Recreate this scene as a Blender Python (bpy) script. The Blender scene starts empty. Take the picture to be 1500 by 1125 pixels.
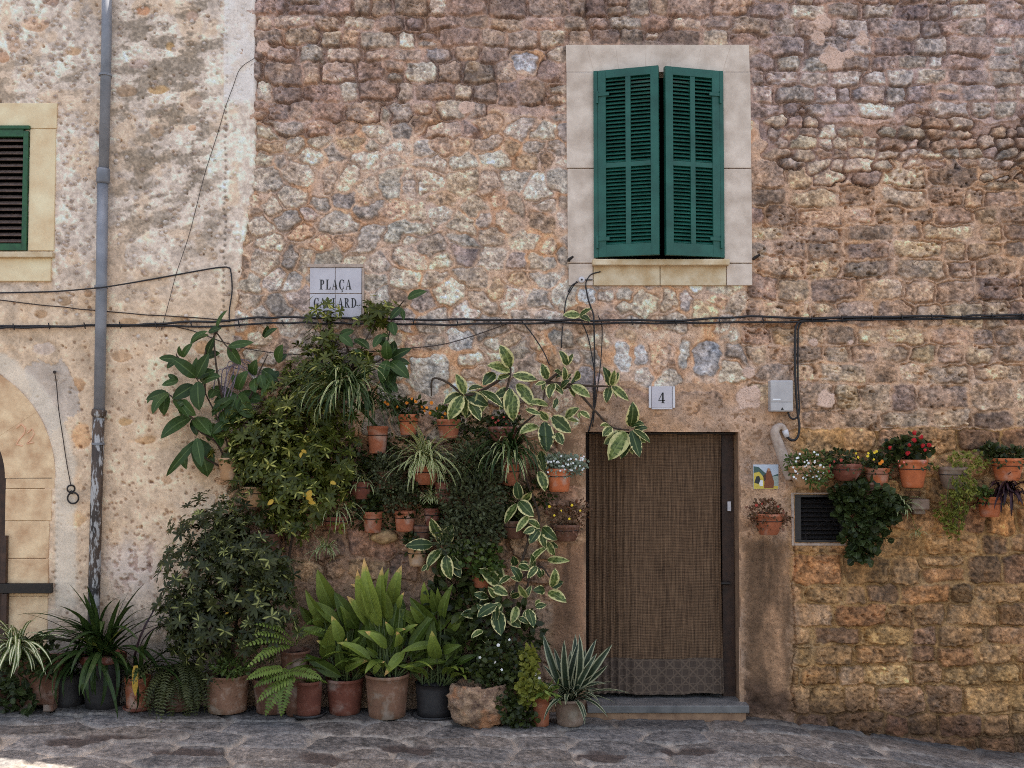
import bpy, bmesh, math, random
import numpy as np
from mathutils import Vector, Matrix

scene = bpy.context.scene
COL = scene.collection

# ------------------------------------------------------------------ camera
D0 = 8.0; HZ = 2.05; FPX = 1600.0; TILT = math.atan(67.5/1600.0)
cam_data = bpy.data.cameras.new('camera')
cam = bpy.data.objects.new('camera', cam_data); COL.objects.link(cam)
cam.location = (0, -D0, HZ)
cam.rotation_euler = (math.pi/2 + TILT, 0, 0)
cam_data.sensor_width = 36.0; cam_data.lens = 36.0*FPX/1500.0
cam_data.clip_start = 0.05; cam_data.clip_end = 500
scene.camera = cam

# ------------------------------------------------------------------ light
SUN_EL = math.radians(76.2); SUN_AZ = math.radians(20.0)      # behind the houses
world = bpy.data.worlds.new("World"); scene.world = world; world.use_nodes = True
wn = world.node_tree; bg = wn.nodes['Background']
sky = wn.nodes.new('ShaderNodeTexSky'); sky.sky_type = 'NISHITA'; sky.sun_disc = False
sky.sun_elevation = SUN_EL; sky.sun_rotation = SUN_AZ
sky.air_density = 1.0; sky.dust_density = 2.5; sky.ozone_density = 0.2
sky_tint = wn.nodes.new('ShaderNodeMix'); sky_tint.data_type = 'RGBA'; sky_tint.blend_type = 'MULTIPLY'; sky_tint.inputs[0].default_value = 1.0
sky_tint.inputs[7].default_value = (1.0, .902, .79, 1)          # warm tint laid over the sky colour to warm its light
wn.links.new(sky.outputs[0], sky_tint.inputs[6]); wn.links.new(sky_tint.outputs[2], bg.inputs[0]); bg.inputs[1].default_value = 0.15
sl = bpy.data.lights.new('sun', 'SUN'); sl.energy = 5.0; sl.angle = math.radians(0.5); sl.color = (1.0, 0.95, 0.87)
sun = bpy.data.objects.new('sun', sl); COL.objects.link(sun)
sdir = Vector((math.sin(SUN_AZ)*math.cos(SUN_EL), math.cos(SUN_AZ)*math.cos(SUN_EL), math.sin(SUN_EL)))
sun.rotation_euler = sdir.to_track_quat('Z', 'Y').to_euler(); sun.location = (0, 6, 14)
scene.render.engine = 'CYCLES'; scene.cycles.filter_width = 1.0; scene.cycles.use_denoising = False
scene.view_settings.view_transform = 'Standard'; scene.view_settings.look = 'None'
scene.view_settings.exposure = 1.82; scene.view_settings.gamma = 1.0

# ------------------------------------------------------------------ projection helpers
ST, CT = math.sin(TILT), math.cos(TILT)
def P(px, py, d=0.0):
    """point at depth d (metres in front of the facade plane) seen at photo pixel px, py"""
    u = (px-750.0)/FPX; v = (562.5-py)/FPX
    dy = CT - v*ST; dz = ST + v*CT
    t = (D0-d)/dy
    return np.array((u*t, -d, HZ+dz*t))
def PIX(X, Y, Z):
    yy = Y + D0; zz = Z - HZ
    dep = yy*CT + zz*ST
    return 750 + FPX*X/dep, 562.5 - FPX*(zz*CT - yy*ST)/dep
def SC(d): return (D0-d)/FPX            # metres per photo pixel at depth d
_gx = np.array([-60, -5.2, -3.75, -1.0, 0.55, 1.75, 3.75, 5.2, 60]); _gz = np.array([.12, .12, .10, .035, 0.0, -.03, -.30, -.42, -.42])
def zg(X): return np.interp(X, _gx, _gz)
def ground_at(px, py):
    """point of the ground seen at photo pixel"""
    d = 0.4
    for _ in range(40):
        p = P(px, py, d); e = p[2]-zg(p[0])
        d -= e*2.5
        d = min(max(d, -1), 3)
    return P(px, py, d)

# ------------------------------------------------------------------ noise
_tabs = {}
def vn(x, y, s, seed=0):
    if seed not in _tabs: _tabs[seed] = np.random.default_rng(1000+seed).random((256, 256)).astype(np.float32)
    T = _tabs[seed]
    gx = np.asarray(x)/s + 1000; gy = np.asarray(y)/s + 1000
    ix = np.floor(gx).astype(np.int64); iy = np.floor(gy).astype(np.int64)
    fx = (gx-ix); fy = (gy-iy)
    fx = fx*fx*(3-2*fx); fy = fy*fy*(3-2*fy)
    a = T[iy & 255, ix & 255]; b = T[iy & 255, (ix+1) & 255]; c = T[(iy+1) & 255, ix & 255]; d = T[(iy+1) & 255, (ix+1) & 255]
    return (a+(b-a)*fx) + ((c+(d-c)*fx)-(a+(b-a)*fx))*fy
def fbm(x, y, s, oct=4, seed=0, gain=.5):
    r = 0; a = 1; t = 0
    for o in range(oct):
        r = r + a*vn(x, y, s/2**o, seed+o*7); t += a; a *= gain
    return r/t
def sstep(a, b, x):
    t = np.clip((x-a)/(b-a), 0, 1); return t*t*(3-2*t)
def lin(c):
    c = np.asarray(c, float)/255.0
    return np.where(c <= .04045, c/12.92, ((c+.055)/1.055)**2.4)
KAL = 1.18
def A(r, g, b, k=KAL):
    """albedo of something that photographs as r, g, b in this light"""
    return np.clip(lin((r, g, b))*k, 0, .82)

# ------------------------------------------------------------------ object helpers
def tag(o, label=None, cat=None, group=None, kind=None):
    if label: o['label'] = label
    if cat: o['category'] = cat
    if group: o['group'] = group
    if kind: o['kind'] = kind
    return o
def thing(name, label, cat, loc, group=None):
    o = bpy.data.objects.new(name, None); COL.objects.link(o); o.location = tuple(loc); o.empty_display_size = .1
    return tag(o, label, cat, group)
class MB:
    def __init__(s): s.v = []; s.n = 0; s.f = []; s.a = []; s.has_a = False
    def add(s, v, f, a=None):
        v = np.asarray(v, float).reshape(-1, 3); off = s.n
        s.v.append(v); s.n += len(v)
        s.f.extend([tuple(int(i)+off for i in q) for q in f])
        if a is None: a = np.zeros((len(v), 4))
        else: s.has_a = True
        s.a.append(np.asarray(a, float).reshape(-1, 4))
        return s
    def box(s, x0, x1, y0, y1, z0, z1):
        v = [(x, y, z) for x in (x0, x1) for y in (y0, y1) for z in (z0, z1)]
        return s.add(v, [(0, 1, 3, 2), (4, 6, 7, 5), (0, 4, 5, 1), (2, 3, 7, 6), (0, 2, 6, 4), (1, 5, 7, 3)])
    def obox(s, c, ax, ay, az):
        """box centred c with half-axis vectors"""
        c, ax, ay, az = (np.asarray(q, float) for q in (c, ax, ay, az))
        v = [c+i*ax+j*ay+k*az for i in (-1, 1) for j in (-1, 1) for k in (-1, 1)]
        return s.add(v, [(0, 1, 3, 2), (4, 6, 7, 5), (0, 4, 5, 1), (2, 3, 7, 6), (0, 2, 6, 4), (1, 5, 7, 3)])
    def prism(s, poly, y0, y1):
        """xz polygon extruded along y"""
        n = len(poly)
        v = [(p[0], y0, p[1]) for p in poly]+[(p[0], y1, p[1]) for p in poly]
        f = [tuple(range(n)), tuple(range(2*n-1, n-1, -1))]
        f += [(i, (i+1) % n, n+(i+1) % n, n+i) for i in range(n)]
        return s.add(v, f)
    def tube(s, pts, r, sides=6, attr=None):
        pts = np.asarray(pts, float); n = len(pts)
        r = np.full(n, r) if np.isscalar(r) else np.asarray(r, float)
        tan = np.gradient(pts, axis=0); tan /= (np.linalg.norm(tan, axis=1)[:, None]+1e-9)
        up = np.array((0.13, 0.31, 0.94))
        if abs(tan[0] @ up) > .9: up = np.array((.9, .3, .1))
        a = np.cross(tan[0], up); a /= np.linalg.norm(a)
        V = []
        for i in range(n):
            a = a - tan[i]*(a @ tan[i]); a /= (np.linalg.norm(a)+1e-9); b = np.cross(tan[i], a)
            for k in range(sides):
                t = 2*math.pi*k/sides
                V.append(pts[i]+r[i]*(a*math.cos(t)+b*math.sin(t)))
        F = [(i*sides+k, i*sides+(k+1) % sides, (i+1)*sides+(k+1) % sides, (i+1)*sides+k) for i in range(n-1) for k in range(sides)]
        F += [tuple(range(sides-1, -1, -1)), tuple((n-1)*sides+k for k in range(sides))]
        return s.add(V, F, None if attr is None else np.tile(attr, (len(V), 1)))
    def lathe(s, c, prof, seg=28, wob=0, sq=(1, 1)):
        """profile of (r, z) about the vertical axis through c"""
        c = np.asarray(c, float); V = []
        for r, z in prof:
            for k in range(seg):
                t = 2*math.pi*k/seg
                w = 1+wob*math.sin(3*t+z*20)+wob*.6*math.sin(5*t+1)
                V.append(c+np.array((r*w*math.cos(t)*sq[0], r*w*math.sin(t)*sq[1], z)))
        m = len(prof)
        F = [(i*seg+k, i*seg+(k+1) % seg, (i+1)*seg+(k+1) % seg, (i+1)*seg+k) for i in range(m-1) for k in range(seg)]
        if prof[0][0] > 1e-4: F.append(tuple(range(seg-1, -1, -1)))
        if prof[-1][0] > 1e-4: F.append(tuple((m-1)*seg+k for k in range(seg)))
        return s.add(V, F)
    def build(s, name, mat, parent=None, smooth=False, bevel=0, label=None):
        V = np.concatenate(s.v)
        base = np.array(parent['_b']) if parent is not None and '_b' in parent else (np.array(wloc(parent)) if parent is not None else np.zeros(3))
        V = V-base
        me = bpy.data.meshes.new(name); me.from_pydata(V.tolist(), [], s.f)
        if s.has_a:
            at = me.attributes.new('lf', 'FLOAT_COLOR', 'POINT'); at.data.foreach_set('color', np.concatenate(s.a).astype(np.float32).ravel())
        o = bpy.data.objects.new(name, me); COL.objects.link(o)
        me.materials.append(mat)
        if smooth: me.polygons.foreach_set('use_smooth', [True]*len(me.polygons))
        if parent is not None: o.parent = parent
        if bevel:
            b = o.modifiers.new('bevel', 'BEVEL'); b.width = bevel; b.segments = 2; b.limit_method = 'ANGLE'; b.angle_limit = .6
        if label: o['label'] = label
        return o
def wloc(o):
    v = Vector((0, 0, 0))
    while o is not None: v = v+o.location; o = o.parent
    return v
def anchored(mb_center): return tuple(mb_center)
def grid_object(name, V, nx, ny, keep, colr, mat, parent=None):
    """V (ny*nx,3) height field; keep (ny-1,nx-1) mask of faces; colr (ny*nx,3) stone colours"""
    base = np.array(wloc(parent)) if parent is not None else np.zeros(3)
    idx = np.arange(ny*nx).reshape(ny, nx)
    q = np.stack([idx[:-1, :-1], idx[1:, :-1], idx[1:, 1:], idx[:-1, 1:]], -1)[keep]
    used = np.zeros(ny*nx, bool); used[q.ravel()] = True
    remap = np.cumsum(used)-1; q = remap[q]; V = V[used]-base; c = colr[used]
    me = bpy.data.meshes.new(name)
    me.vertices.add(len(V)); me.vertices.foreach_set('co', V.astype(np.float32).ravel())
    me.loops.add(q.size); me.loops.foreach_set('vertex_index', q.astype(np.int32).ravel())
    me.polygons.add(len(q)); me.polygons.foreach_set('loop_start', np.arange(0, q.size, 4, dtype=np.int32))
    me.update(calc_edges=True)
    me.polygons.foreach_set('use_smooth', np.ones(len(q), bool))
    at = me.attributes.new('Col', 'FLOAT_COLOR', 'POINT')
    at.data.foreach_set('color', np.concatenate([c, np.ones((len(c), 1))], 1).astype(np.float32).ravel())
    me.materials.append(mat)
    o = bpy.data.objects.new(name, me); COL.objects.link(o)
    if parent is not None: o.parent = parent
    return o

# ------------------------------------------------------------------ materials
def newmat(name):
    m = bpy.data.materials.new(name); m.use_nodes = True
    nt = m.node_tree; return m, nt, nt.nodes['Principled BSDF']
def nd(nt, t, **kw):
    n = nt.nodes.new(t)
    for k, v in kw.items():
        if k in ('operation', 'blend_type', 'data_type', 'attribute_name', 'wave_type', 'bands_direction', 'feature', 'distance', 'noise_dimensions'): setattr(n, k, v)
    return n
def L(nt, a, b): nt.links.new(a, b)
def mathn(nt, op, a, b=None, c=None, clamp=False):
    n = nt.nodes.new('ShaderNodeMath'); n.operation = op; n.use_clamp = clamp
    for i, x in enumerate((a, b, c)):
        if x is None: continue
        if hasattr(x, 'is_linked'): nt.links.new(x, n.inputs[i])
        else: n.inputs[i].default_value = x
    return n.outputs[0]
def mixc(nt, f, a, b, mode='MIX'):
    n = nt.nodes.new('ShaderNodeMix'); n.data_type = 'RGBA'; n.blend_type = mode
    for sock, x in ((n.inputs[0], f), (n.inputs[6], a), (n.inputs[7], b)):
        if hasattr(x, 'is_linked'): nt.links.new(x, sock)
        elif np.isscalar(x): sock.default_value = x
        else: sock.default_value = (*[float(q) for q in x[:3]], 1)
    return n.outputs[2]
def noise(nt, scale, detail=4, rough=.55, vec=None, dist=0):
    n = nt.nodes.new('ShaderNodeTexNoise'); n.inputs['Scale'].default_value = scale; n.inputs['Detail'].default_value = detail
    n.inputs['Roughness'].default_value = rough; n.inputs['Distortion'].default_value = dist
    if vec is not None: nt.links.new(vec, n.inputs['Vector'])
    return n.outputs['Fac']
def ramp(nt, f, a, b, lo=0., hi=1.):
    n = nt.nodes.new('ShaderNodeMapRange'); n.inputs[1].default_value = a; n.inputs[2].default_value = b
    n.inputs[3].default_value = lo; n.inputs[4].default_value = hi; nt.links.new(f, n.inputs[0]); return n.outputs[0]
def objco(nt):
    return nt.nodes.new('ShaderNodeTexCoord').outputs['Object']
def bump(nt, bsdf, h, strength=.4, dist=.004):
    n = nt.nodes.new('ShaderNodeBump'); n.inputs['Strength'].default_value = strength; n.inputs['Distance'].default_value = dist
    nt.links.new(h, n.inputs['Height']); nt.links.new(n.outputs[0], bsdf.inputs['Normal'])
def field_mat(name, rough=.92, gain=(.72, 1.3), bs=.8, bd=.007):
    m, nt, b = newmat(name); co = objco(nt)
    at = nd(nt, 'ShaderNodeAttribute', attribute_name='Col')
    n1 = noise(nt, 70, 6, .65, co); n2 = noise(nt, 330, 3, .6, co)
    f = mathn(nt, 'MULTIPLY', ramp(nt, n1, .25, .75, gain[0], gain[1]), ramp(nt, n2, .25, .75, .86, 1.14))
    v = nd(nt, 'ShaderNodeVectorMath', operation='SCALE'); L(nt, at.outputs['Color'], v.inputs[0]); L(nt, f, v.inputs['Scale'])
    L(nt, v.outputs[0], b.inputs['Base Color']); b.inputs['Roughness'].default_value = rough
    b.inputs['Specular IOR Level'].default_value = .2
    n3 = noise(nt, 150, 2, .5, co); hole = ramp(nt, n3, .62, .70)
    f = mathn(nt, 'MULTIPLY', f, ramp(nt, n3, .63, .71, 1, .72)); L(nt, f, v.inputs['Scale'])
    h = mathn(nt, 'SUBTRACT', mathn(nt, 'ADD', n1, mathn(nt, 'MULTIPLY', n2, .6)), mathn(nt, 'MULTIPLY', hole, .9)); bump(nt, b, h, bs, bd)
    return m
def plain_mat(name, c1, c2=None, scale=25, rough=.6, metal=0, spec=.4, bs=.2, bd=.002, detail=5, lo=.35, hi=.65):
    m, nt, b = newmat(name); co = objco(nt)
    n1 = noise(nt, scale, detail, .6, co)
    if c2 is None: c2 = np.asarray(c1)*.78
    L(nt, mixc(nt, ramp(nt, n1, lo, hi), c2, c1), b.inputs['Base Color'])
    b.inputs['Roughness'].default_value = rough; b.inputs['Metallic'].default_value = metal; b.inputs['Specular IOR Level'].default_value = spec
    n2 = noise(nt, scale*6, 3, .6, co); bump(nt, b, mathn(nt, 'ADD', n1, mathn(nt, 'MULTIPLY', n2, .4)), bs, bd)
    return m
M = {}
M['stone'] = field_mat('rubble_stone')
M['plaster'] = field_mat('old_plaster', .93, (.86, 1.14), .45, .004)
M['paving'] = field_mat('paving_stone', .75, (.8, 1.2), .5, .005)
M['limestone'] = plain_mat('dressed_limestone', A(206, 189, 173), A(176, 158, 142), 7, .85, 0, .2, .5, .005, 8)
M['sill_stone'] = plain_mat('sill_limestone', A(205, 188, 160), A(178, 152, 116), 8, .85, 0, .2, .25, .003)
M['yellow_stone'] = plain_mat('ochre_render', A(224, 200, 164), A(200, 172, 134), 5, .88, 0, .2, .4, .004, 8)
M['green'] = plain_mat('green_shutter_paint', A(31, 86, 73), A(18, 64, 53), 7, .45, 0, .4, .15, .001, 9, .3, .7)
M['green_old'] = plain_mat('weathered_green_paint', A(40, 84, 50), A(32, 64, 40), 30, .5, 0, .4, .2, .001)
M['brown_slat'] = plain_mat('brown_slats', A(100, 82, 72), A(74, 60, 54), 30, .6)
M['dark'] = plain_mat('room_shade_black', (.012, .010, .009), (.008, .007, .006), 5, .95, 0, .05)  # near black, stands in for the shade of unlit rooms
M['wood'] = plain_mat('brown_door_wood', A(68, 46, 34), A(46, 31, 24), 18, .55, 0, .4, .3)
M['black_metal'] = plain_mat('black_iron', (.018, .016, .015), (.03, .022, .018), 40, .5, .3, .4, .3)
M['cable'] = plain_mat('black_cable', (.014, .012, .013), (.02, .017, .017), 40, .55, 0, .4)
M['wire'] = plain_mat('rusty_wire', (.05, .032, .024), (.03, .02, .016), 60, .7)
M['pipe'] = plain_mat('grey_pipe_plastic', A(128, 128, 132), A(100, 100, 104), 5, .45, 0, .4, .05)
M['white'] = plain_mat('white_ceramic', A(196, 190, 190), A(180, 174, 174), 10, .3, 0, .5, .03)
M['sign_tile'] = plain_mat('grey_white_tile', A(182, 175, 178), A(168, 160, 164), 7, .3, 0, .5, .04)
M['ink'] = plain_mat('black_lettering', (.016, .014, .014), (.02, .018, .018), 60, .5)
M['grey_box'] = plain_mat('grey_box_plastic', A(170, 165, 162), A(156, 150, 148), 9, .45, 0, .4, .04)
M['cement'] = plain_mat('pale_cement', A(178, 160, 146), A(150, 130, 116), 20, .9, 0, .2, .5, .006)
M['marble'] = plain_mat('grey_marble', A(106, 102, 98), A(78, 75, 73), 7, .5, 0, .4, .15, .002)
M['jamb'] = plain_mat('door_reveal_plaster', A(150, 118, 92), A(118, 90, 70), 10, .9, 0, .2, .4, .004)

# ------------------------------------------------------------------ the two houses
house = thing('stone_house', 'stone walled house with green shuttered window and curtained doorway', 'house', (1.2, 0, 0))
left_house = thing('plastered_house', 'old plastered house with arched doorway at the left edge', 'house', (-3.4, 0, 0.1))

def xb(py):   # the joint between the two houses, photo x for photo y
    return np.interp(py, [-300, 0, 160, 230, 330, 420, 480, 600, 1200], [376, 376, 375, 374, 366, 350, 344, 338, 336])

# -- stone wall height field
U0, U1, V0, V1, ST_ = 296.0, 1716.0, -80.0, 1156.0, 1.2
nx = int((U1-U0)/ST_)+1; ny = int((V1-V0)/ST_)+1
uu = U0+ST_*np.arange(nx); vv = V0+ST_*np.arange(ny)
UU, VV = np.meshgrid(uu, vv)
WX = (UU-750)/200.0; WZ = HZ-(VV-630)/200.0
PX, PY = PIX(WX, 0.0, WZ)
def uv_of(px, py):
    p = P(px, py, 0); return 750+200*p[0], 630-200*(p[2]-HZ)
rng = np.random.default_rng(5)
seeds = []    # u, v, su, sv, rot, p, R, zone, colour
def zone_of(u, v, e=0):
    if v < 168+e and u > 1098: return 'C'
    if v < 172+e*2: return 'A'
    if u > 1138 and v < 250+1.6*e: return 'D'
    if u > 1090 and v < 618: return 'E'
    if u > 1130: return 'F'
    if u > 850 and v > 560: return 'G'
    if v > 640: return 'H'
    return 'B'
PAL = {
 'A': [(150, 125, 112), (168, 144, 126), (140, 116, 106), (178, 160, 142), (132, 110, 99), (160, 134, 112), (184, 172, 158)],
 'B': [(172, 160, 146), (156, 148, 140), (184, 164, 142), (148, 140, 134), (194, 176, 154), (176, 138, 108), (188, 166, 148), (162, 148, 136), (200, 188, 172), (168, 132, 102)],
 'C': [(152, 135, 128), (168, 156, 146), (142, 124, 117), (174, 160, 148), (132, 113, 108), (160, 138, 124), (182, 172, 164)],
 'D': [(164, 134, 110), (150, 124, 106), (170, 150, 128), (138, 118, 108), (162, 146, 132), (154, 138, 128), (176, 158, 138)],
 'E': [(160, 134, 112), (142, 117, 100), (174, 152, 127), (152, 124, 102), (130, 110, 97), (166, 140, 114), (182, 158, 130)],
 'F': [(140, 107, 74), (154, 118, 78), (124, 93, 68), (158, 111, 72), (132, 101, 74), (112, 85, 66), (144, 114, 84), (164, 130, 86)],
 'G': [(164, 136, 114), (150, 120, 100)],
 'H': [(150, 120, 96), (136, 108, 88), (164, 134, 106), (126, 98, 82)]}
MORT = {'A': (178, 150, 134), 'B': (188, 160, 138), 'C': (174, 149, 138), 'D': (156, 130, 116), 'E': (180, 149, 124), 'F': (154, 121, 82), 'G': (170, 138, 112), 'H': (148, 116, 92)}
ZN = {k: i for i, k in enumerate('ABCDEFGH')}
SPEC = {'A': (43, 27, .13, 3.6), 'B': (41, 30, .6, 2.0), 'C': (43, 25, .10, 3.6), 'D': (30, 17, .35, 2.1), 'E': (54, 31, .07, 4), 'F': (56, 34, .08, 4), 'G': (70, 46, .05, 4), 'H': (50, 34, .15, 3.2)}
def zcol(z):
    c = np.array(PAL[z][rng.integers(len(PAL[z]))], float); return (c*.58+np.mean(PAL[z], 0)*.42)*rng.uniform(.87, 1.13)+rng.normal(0, 1.2, 3)
BX = {'A': (U0-40, 1130, V0-30, 200), 'B': (U0-40, 1130, 140, 670), 'C': (1070, U1+40, V0-30, 190), 'D': (1110, U1+40, 150, 275), 'E': (1060, U1+40, 235, 640), 'F': (1100, U1+40, 596, V1+40), 'G': (830, 1150, 540, V1+30), 'H': (U0-40, 880, 620, V1+30)}
explicit = [(912, 522, 11, 25, -.12, (206, 198, 192)), (938, 520, 10, 22, -.1, (164, 160, 160)), (969, 522, 19, 22, 0, (172, 140, 116)), (1003, 517, 9, 22, .15, (170, 162, 152)), (1036, 524, 19, 24, .1, (150, 146, 146)),
            (859, 434, 14, 12, 0, (216, 210, 204)), (889, 432, 11, 11, 0, (176, 160, 146)), (916, 431, 11, 10, .2, (176, 164, 150)), (981, 443, 12, 19, .2, (186, 168, 148)), (1003, 440, 10, 18, -.1, (164, 152, 146)), (672, 497, 22, 15, .1, (184, 176, 170)), (626, 549, 30, 26, 0, (172, 160, 146)), (768, 90, 20, 13, 0, (172, 168, 170)), (858, 560, 14, 22, 0, (150, 136, 128)), (876, 560, 8, 14, .1, (200, 176, 168))]
ex_uv = [(*uv_of(a, b), *r) for a, b, *r in explicit]
for z, (x0, x1, y0, y1) in BX.items():
    w, h, rj, pn = SPEC[z]; y = y0
    while y < y1:
        hh = h*rng.uniform(.72, 1.3); x = x0-rng.random()*w
        while x < x1:
            ww = w*rng.uniform(.55, 1.5)
            if z == 'B': ww = w*rng.uniform(.6, 1.3)
            jy = rng.normal(0, .26 if z == 'B' else .07)*hh; jx = rng.normal(0, .12 if z == 'B' else .02)*ww; RR = dict(A=(1.0, 1.35), B=(1.05, 1.6), C=(1.0, 1.35), D=(.95, 1.4), E=(1.0, 1.35), F=(1.0, 1.35), G=(1, 1.2), H=(1, 1.3))[z]
            cx, cy = x+ww/2+jx, y+hh/2+jy
            if zone_of(cx, cy, 8*math.sin(cx*.031)+5*math.sin(cx*.11)) == z and not any(abs(cx-e[0]) < e[2]+8 and abs(cy-e[1]) < e[3]+5 for e in ex_uv):
                if z in 'AEFC' and rng.random() < .1 and hh > h*.95:
                    for s_ in (-1, 1): seeds.append((cx, cy+s_*hh*.25, ww/2, hh*.25, rng.normal(0, rj*.5), pn, rng.uniform(.92, 1.1), z, zcol(z)))
                else:
                    seeds.append((cx, cy, ww/2*rng.uniform(.92, 1.05), hh/2*rng.uniform(.92, 1.08), rng.normal(0, rj*.6), pn*rng.uniform(.8, 1.25), rng.uniform(*RR), z, zcol(z)))
            x += ww
        y += hh
for e in ex_uv: seeds.append((e[0], e[1], e[2], e[3], e[4], 3.2, 1.0, 'B', np.array(e[5], float)))
warpx = UU+7*(fbm(UU, VV, 30, 3, 1)-.5)+2.2*(fbm(UU, VV, 7, 2, 2)-.5)*2
warpy = VV+7*(fbm(UU, VV, 30, 3, 3)-.5)+2.2*(fbm(UU, VV, 7, 2, 4)-.5)*2
F1 = np.full(UU.shape, 9.0, np.float32); F2 = F1.copy(); ID = np.zeros(UU.shape, np.int32)
for i, (cu, cv, su, sv, rot, pn, R, z, c) in enumerate(seeds):
    rad = max(su, sv)*1.9+6
    i0 = max(0, int((cu-rad-U0)/ST_)); i1 = min(nx, int((cu+rad-U0)/ST_)+1); j0 = max(0, int((cv-rad-V0)/ST_)); j1 = min(ny, int((cv+rad-V0)/ST_)+1)
    if i1 <= i0 or j1 <= j0: continue
    a = warpx[j0:j1, i0:i1]-cu; b = warpy[j0:j1, i0:i1]-cv
    cr, sr = math.cos(rot), math.sin(rot); a, b = a*cr+b*sr, b*cr-a*sr
    d = (((np.abs(a)/su)**pn+(np.abs(b)/sv)**pn)**(1/pn)).astype(np.float32)
    if z in 'BD': ang = np.arctan2(b, a); d *= (1+.10*np.cos(3*ang+i)+.07*np.cos(5*ang+2.3*i)).astype(np.float32)
    # additive size so big stones keep their size
    f1 = F1[j0:j1, i0:i1]; f2 = F2[j0:j1, i0:i1]; idd = ID[j0:j1, i0:i1]
    m = d < f1
    f2[...] = np.where(m, f1, np.minimum(f2, d)); f1[...] = np.where(m, d, f1); idd[...] = np.where(m, i, idd)
SU = np.array([min(s[2], s[3]) for s in seeds]); SR = np.array([s[6] for s in seeds]); SZ = np.array([ZN[s[7]] for s in seeds])
SCX = np.array([s[0] for s in seeds]); SCY = np.array([s[1] for s in seeds])
SCOL = np.array([s[8] for s in seeds])
zi = SZ[ID]
edge = np.minimum((F2-F1)*.5, SR[ID]*1.14-F1)*SU[ID]           # px inside the stone's edge
def zt(vals): return np.array([vals[k] for k in 'ABCDEFGH'])[zi]
mw = zt(dict(A=1.2, B=1.5, C=1.3, D=.7, E=1.8, F=1.4, G=6, H=2.0))*(.35+1.5*fbm(UU, VV, 60, 3, 11))
gap = zt(dict(A=.034, B=.014, C=.030, D=.034, E=.026, F=.026, G=.002, H=.035))
mh = zt(dict(A=-.006, B=.000, C=-.006, D=-.018, E=-.001, F=-.002, G=.0, H=-.005))
dome = zt(dict(A=.006, B=.003, C=.006, D=.008, E=.004, F=.005, G=.002, H=.006))
r01 = np.random.default_rng(8).random((len(seeds), 4))
tilt = (UU-SCX[ID])*(r01[ID, 1]-.5)*.0007+(VV-SCY[ID])*(r01[ID, 2]-.5)*.0009
n_big = fbm(UU, VV, 14, 4, 21); n_fine = fbm(UU, VV, 5, 3, 22); n_huge = fbm(UU, VV, 220, 4, 23)
inside = sstep(-.9, 1.2, edge-mw)
dm = 1-np.exp(-np.maximum(edge-mw, 0)/2.6)
hs = r01[ID, 0]*zt(dict(A=.014, B=.006, C=.012, D=.016, E=.008, F=.011, G=.003, H=.014))+dome*dm+tilt+(n_big-.5)*.011+(n_fine-.5)*.011+(fbm(UU, VV, 2.6, 1, 35)-.5)*.007
hm = mh+(fbm(UU, VV, 9, 3, 25)-.5)*.012
H = hm*(1-inside)+hs*inside
# open joints along some of the stone edges
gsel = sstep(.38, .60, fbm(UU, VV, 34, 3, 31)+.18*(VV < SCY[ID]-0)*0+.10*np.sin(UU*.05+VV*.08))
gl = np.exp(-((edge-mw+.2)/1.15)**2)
H -= gap*gl*gsel
crk = np.abs(fbm(UU*.7, VV*1.5, 22, 3, 33)-.5); H -= inside*zt(dict(A=.012, B=.008, C=.012, D=.004, E=.014, F=.012, G=.006, H=.01))*np.exp(-(crk/.008)**2)*(fbm(UU, VV, 40, 2, 34) > .52)
# tufa pits
pitz = zt(dict(A=.5, B=.12, C=.5, D=.25, E=1.0, F=.6, G=.8, H=.5))*(.25+.75*(r01[ID, 3] > .45))
pit = sstep(.66, .80, fbm(UU*.8, VV*1.2, 6.5, 2, 41))*pitz*sstep(.3, .6, fbm(UU, VV, 70, 2, 42)+.1)
H -= .032*pit
C = SCOL[ID]
var = 1+.5*(fbm(UU, VV, 18, 4, 51)-.5)+.75*(n_fine-.5)+.45*(fbm(UU, VV, 2.6, 2, 50)-.5)
C = C*var[..., None]
band = fbm(UU*.5, VV*2.4, 12, 3, 52)
C = C*(1+.22*(band-.5))[..., None]
tint = fbm(UU, VV, 30, 3, 53)-.5
C = C+tint[..., None]*np.array([22, 4, -14])
MC = np.array([MORT[k] for k in 'ABCDEFGH'], float)[zi]
om = fbm(UU, VV, 45, 3, 54)-.5
MC = MC*(1+.3*(fbm(UU, VV, 8, 3, 55)-.5)+.3*(fbm(UU, VV, 3, 2, 59)-.5))[..., None]+om[..., None]*np.array([18, 2, -18])
# orange iron-stained mortar in the rubble part
MC = np.where((zi == 1)[..., None], MC+sstep(.5, .7, fbm(UU, VV, 40, 3, 56))[..., None]*np.array([2, -12, -24]), MC)
C = MC*(1-inside)[..., None]+C*inside[..., None]
# lichen grey veil on stones of the upper walls
lich = sstep(.52, .72, fbm(UU, VV, 24, 4, 57))*inside*zt(dict(A=.5, B=.2, C=.55, D=.25, E=.45, F=.08, G=0, H=.1))
C = C*(1-lich[..., None]*.55)+np.array([132, 116, 112])*lich[..., None]*.55
wl = sstep(.66, .74, fbm(UU, VV, 13, 3, 58))*zt(dict(A=.3, B=.35, C=.35, D=.1, E=.3, F=.15, G=.2, H=.1))
C = C+wl[..., None]*(np.array([214, 200, 188])-C)*.7
C = C*(1-.12*np.clip(gl*gsel, 0, 1)*(zi != 6))[..., None]          # crevice shade painted into the colour along the open joints
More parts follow.
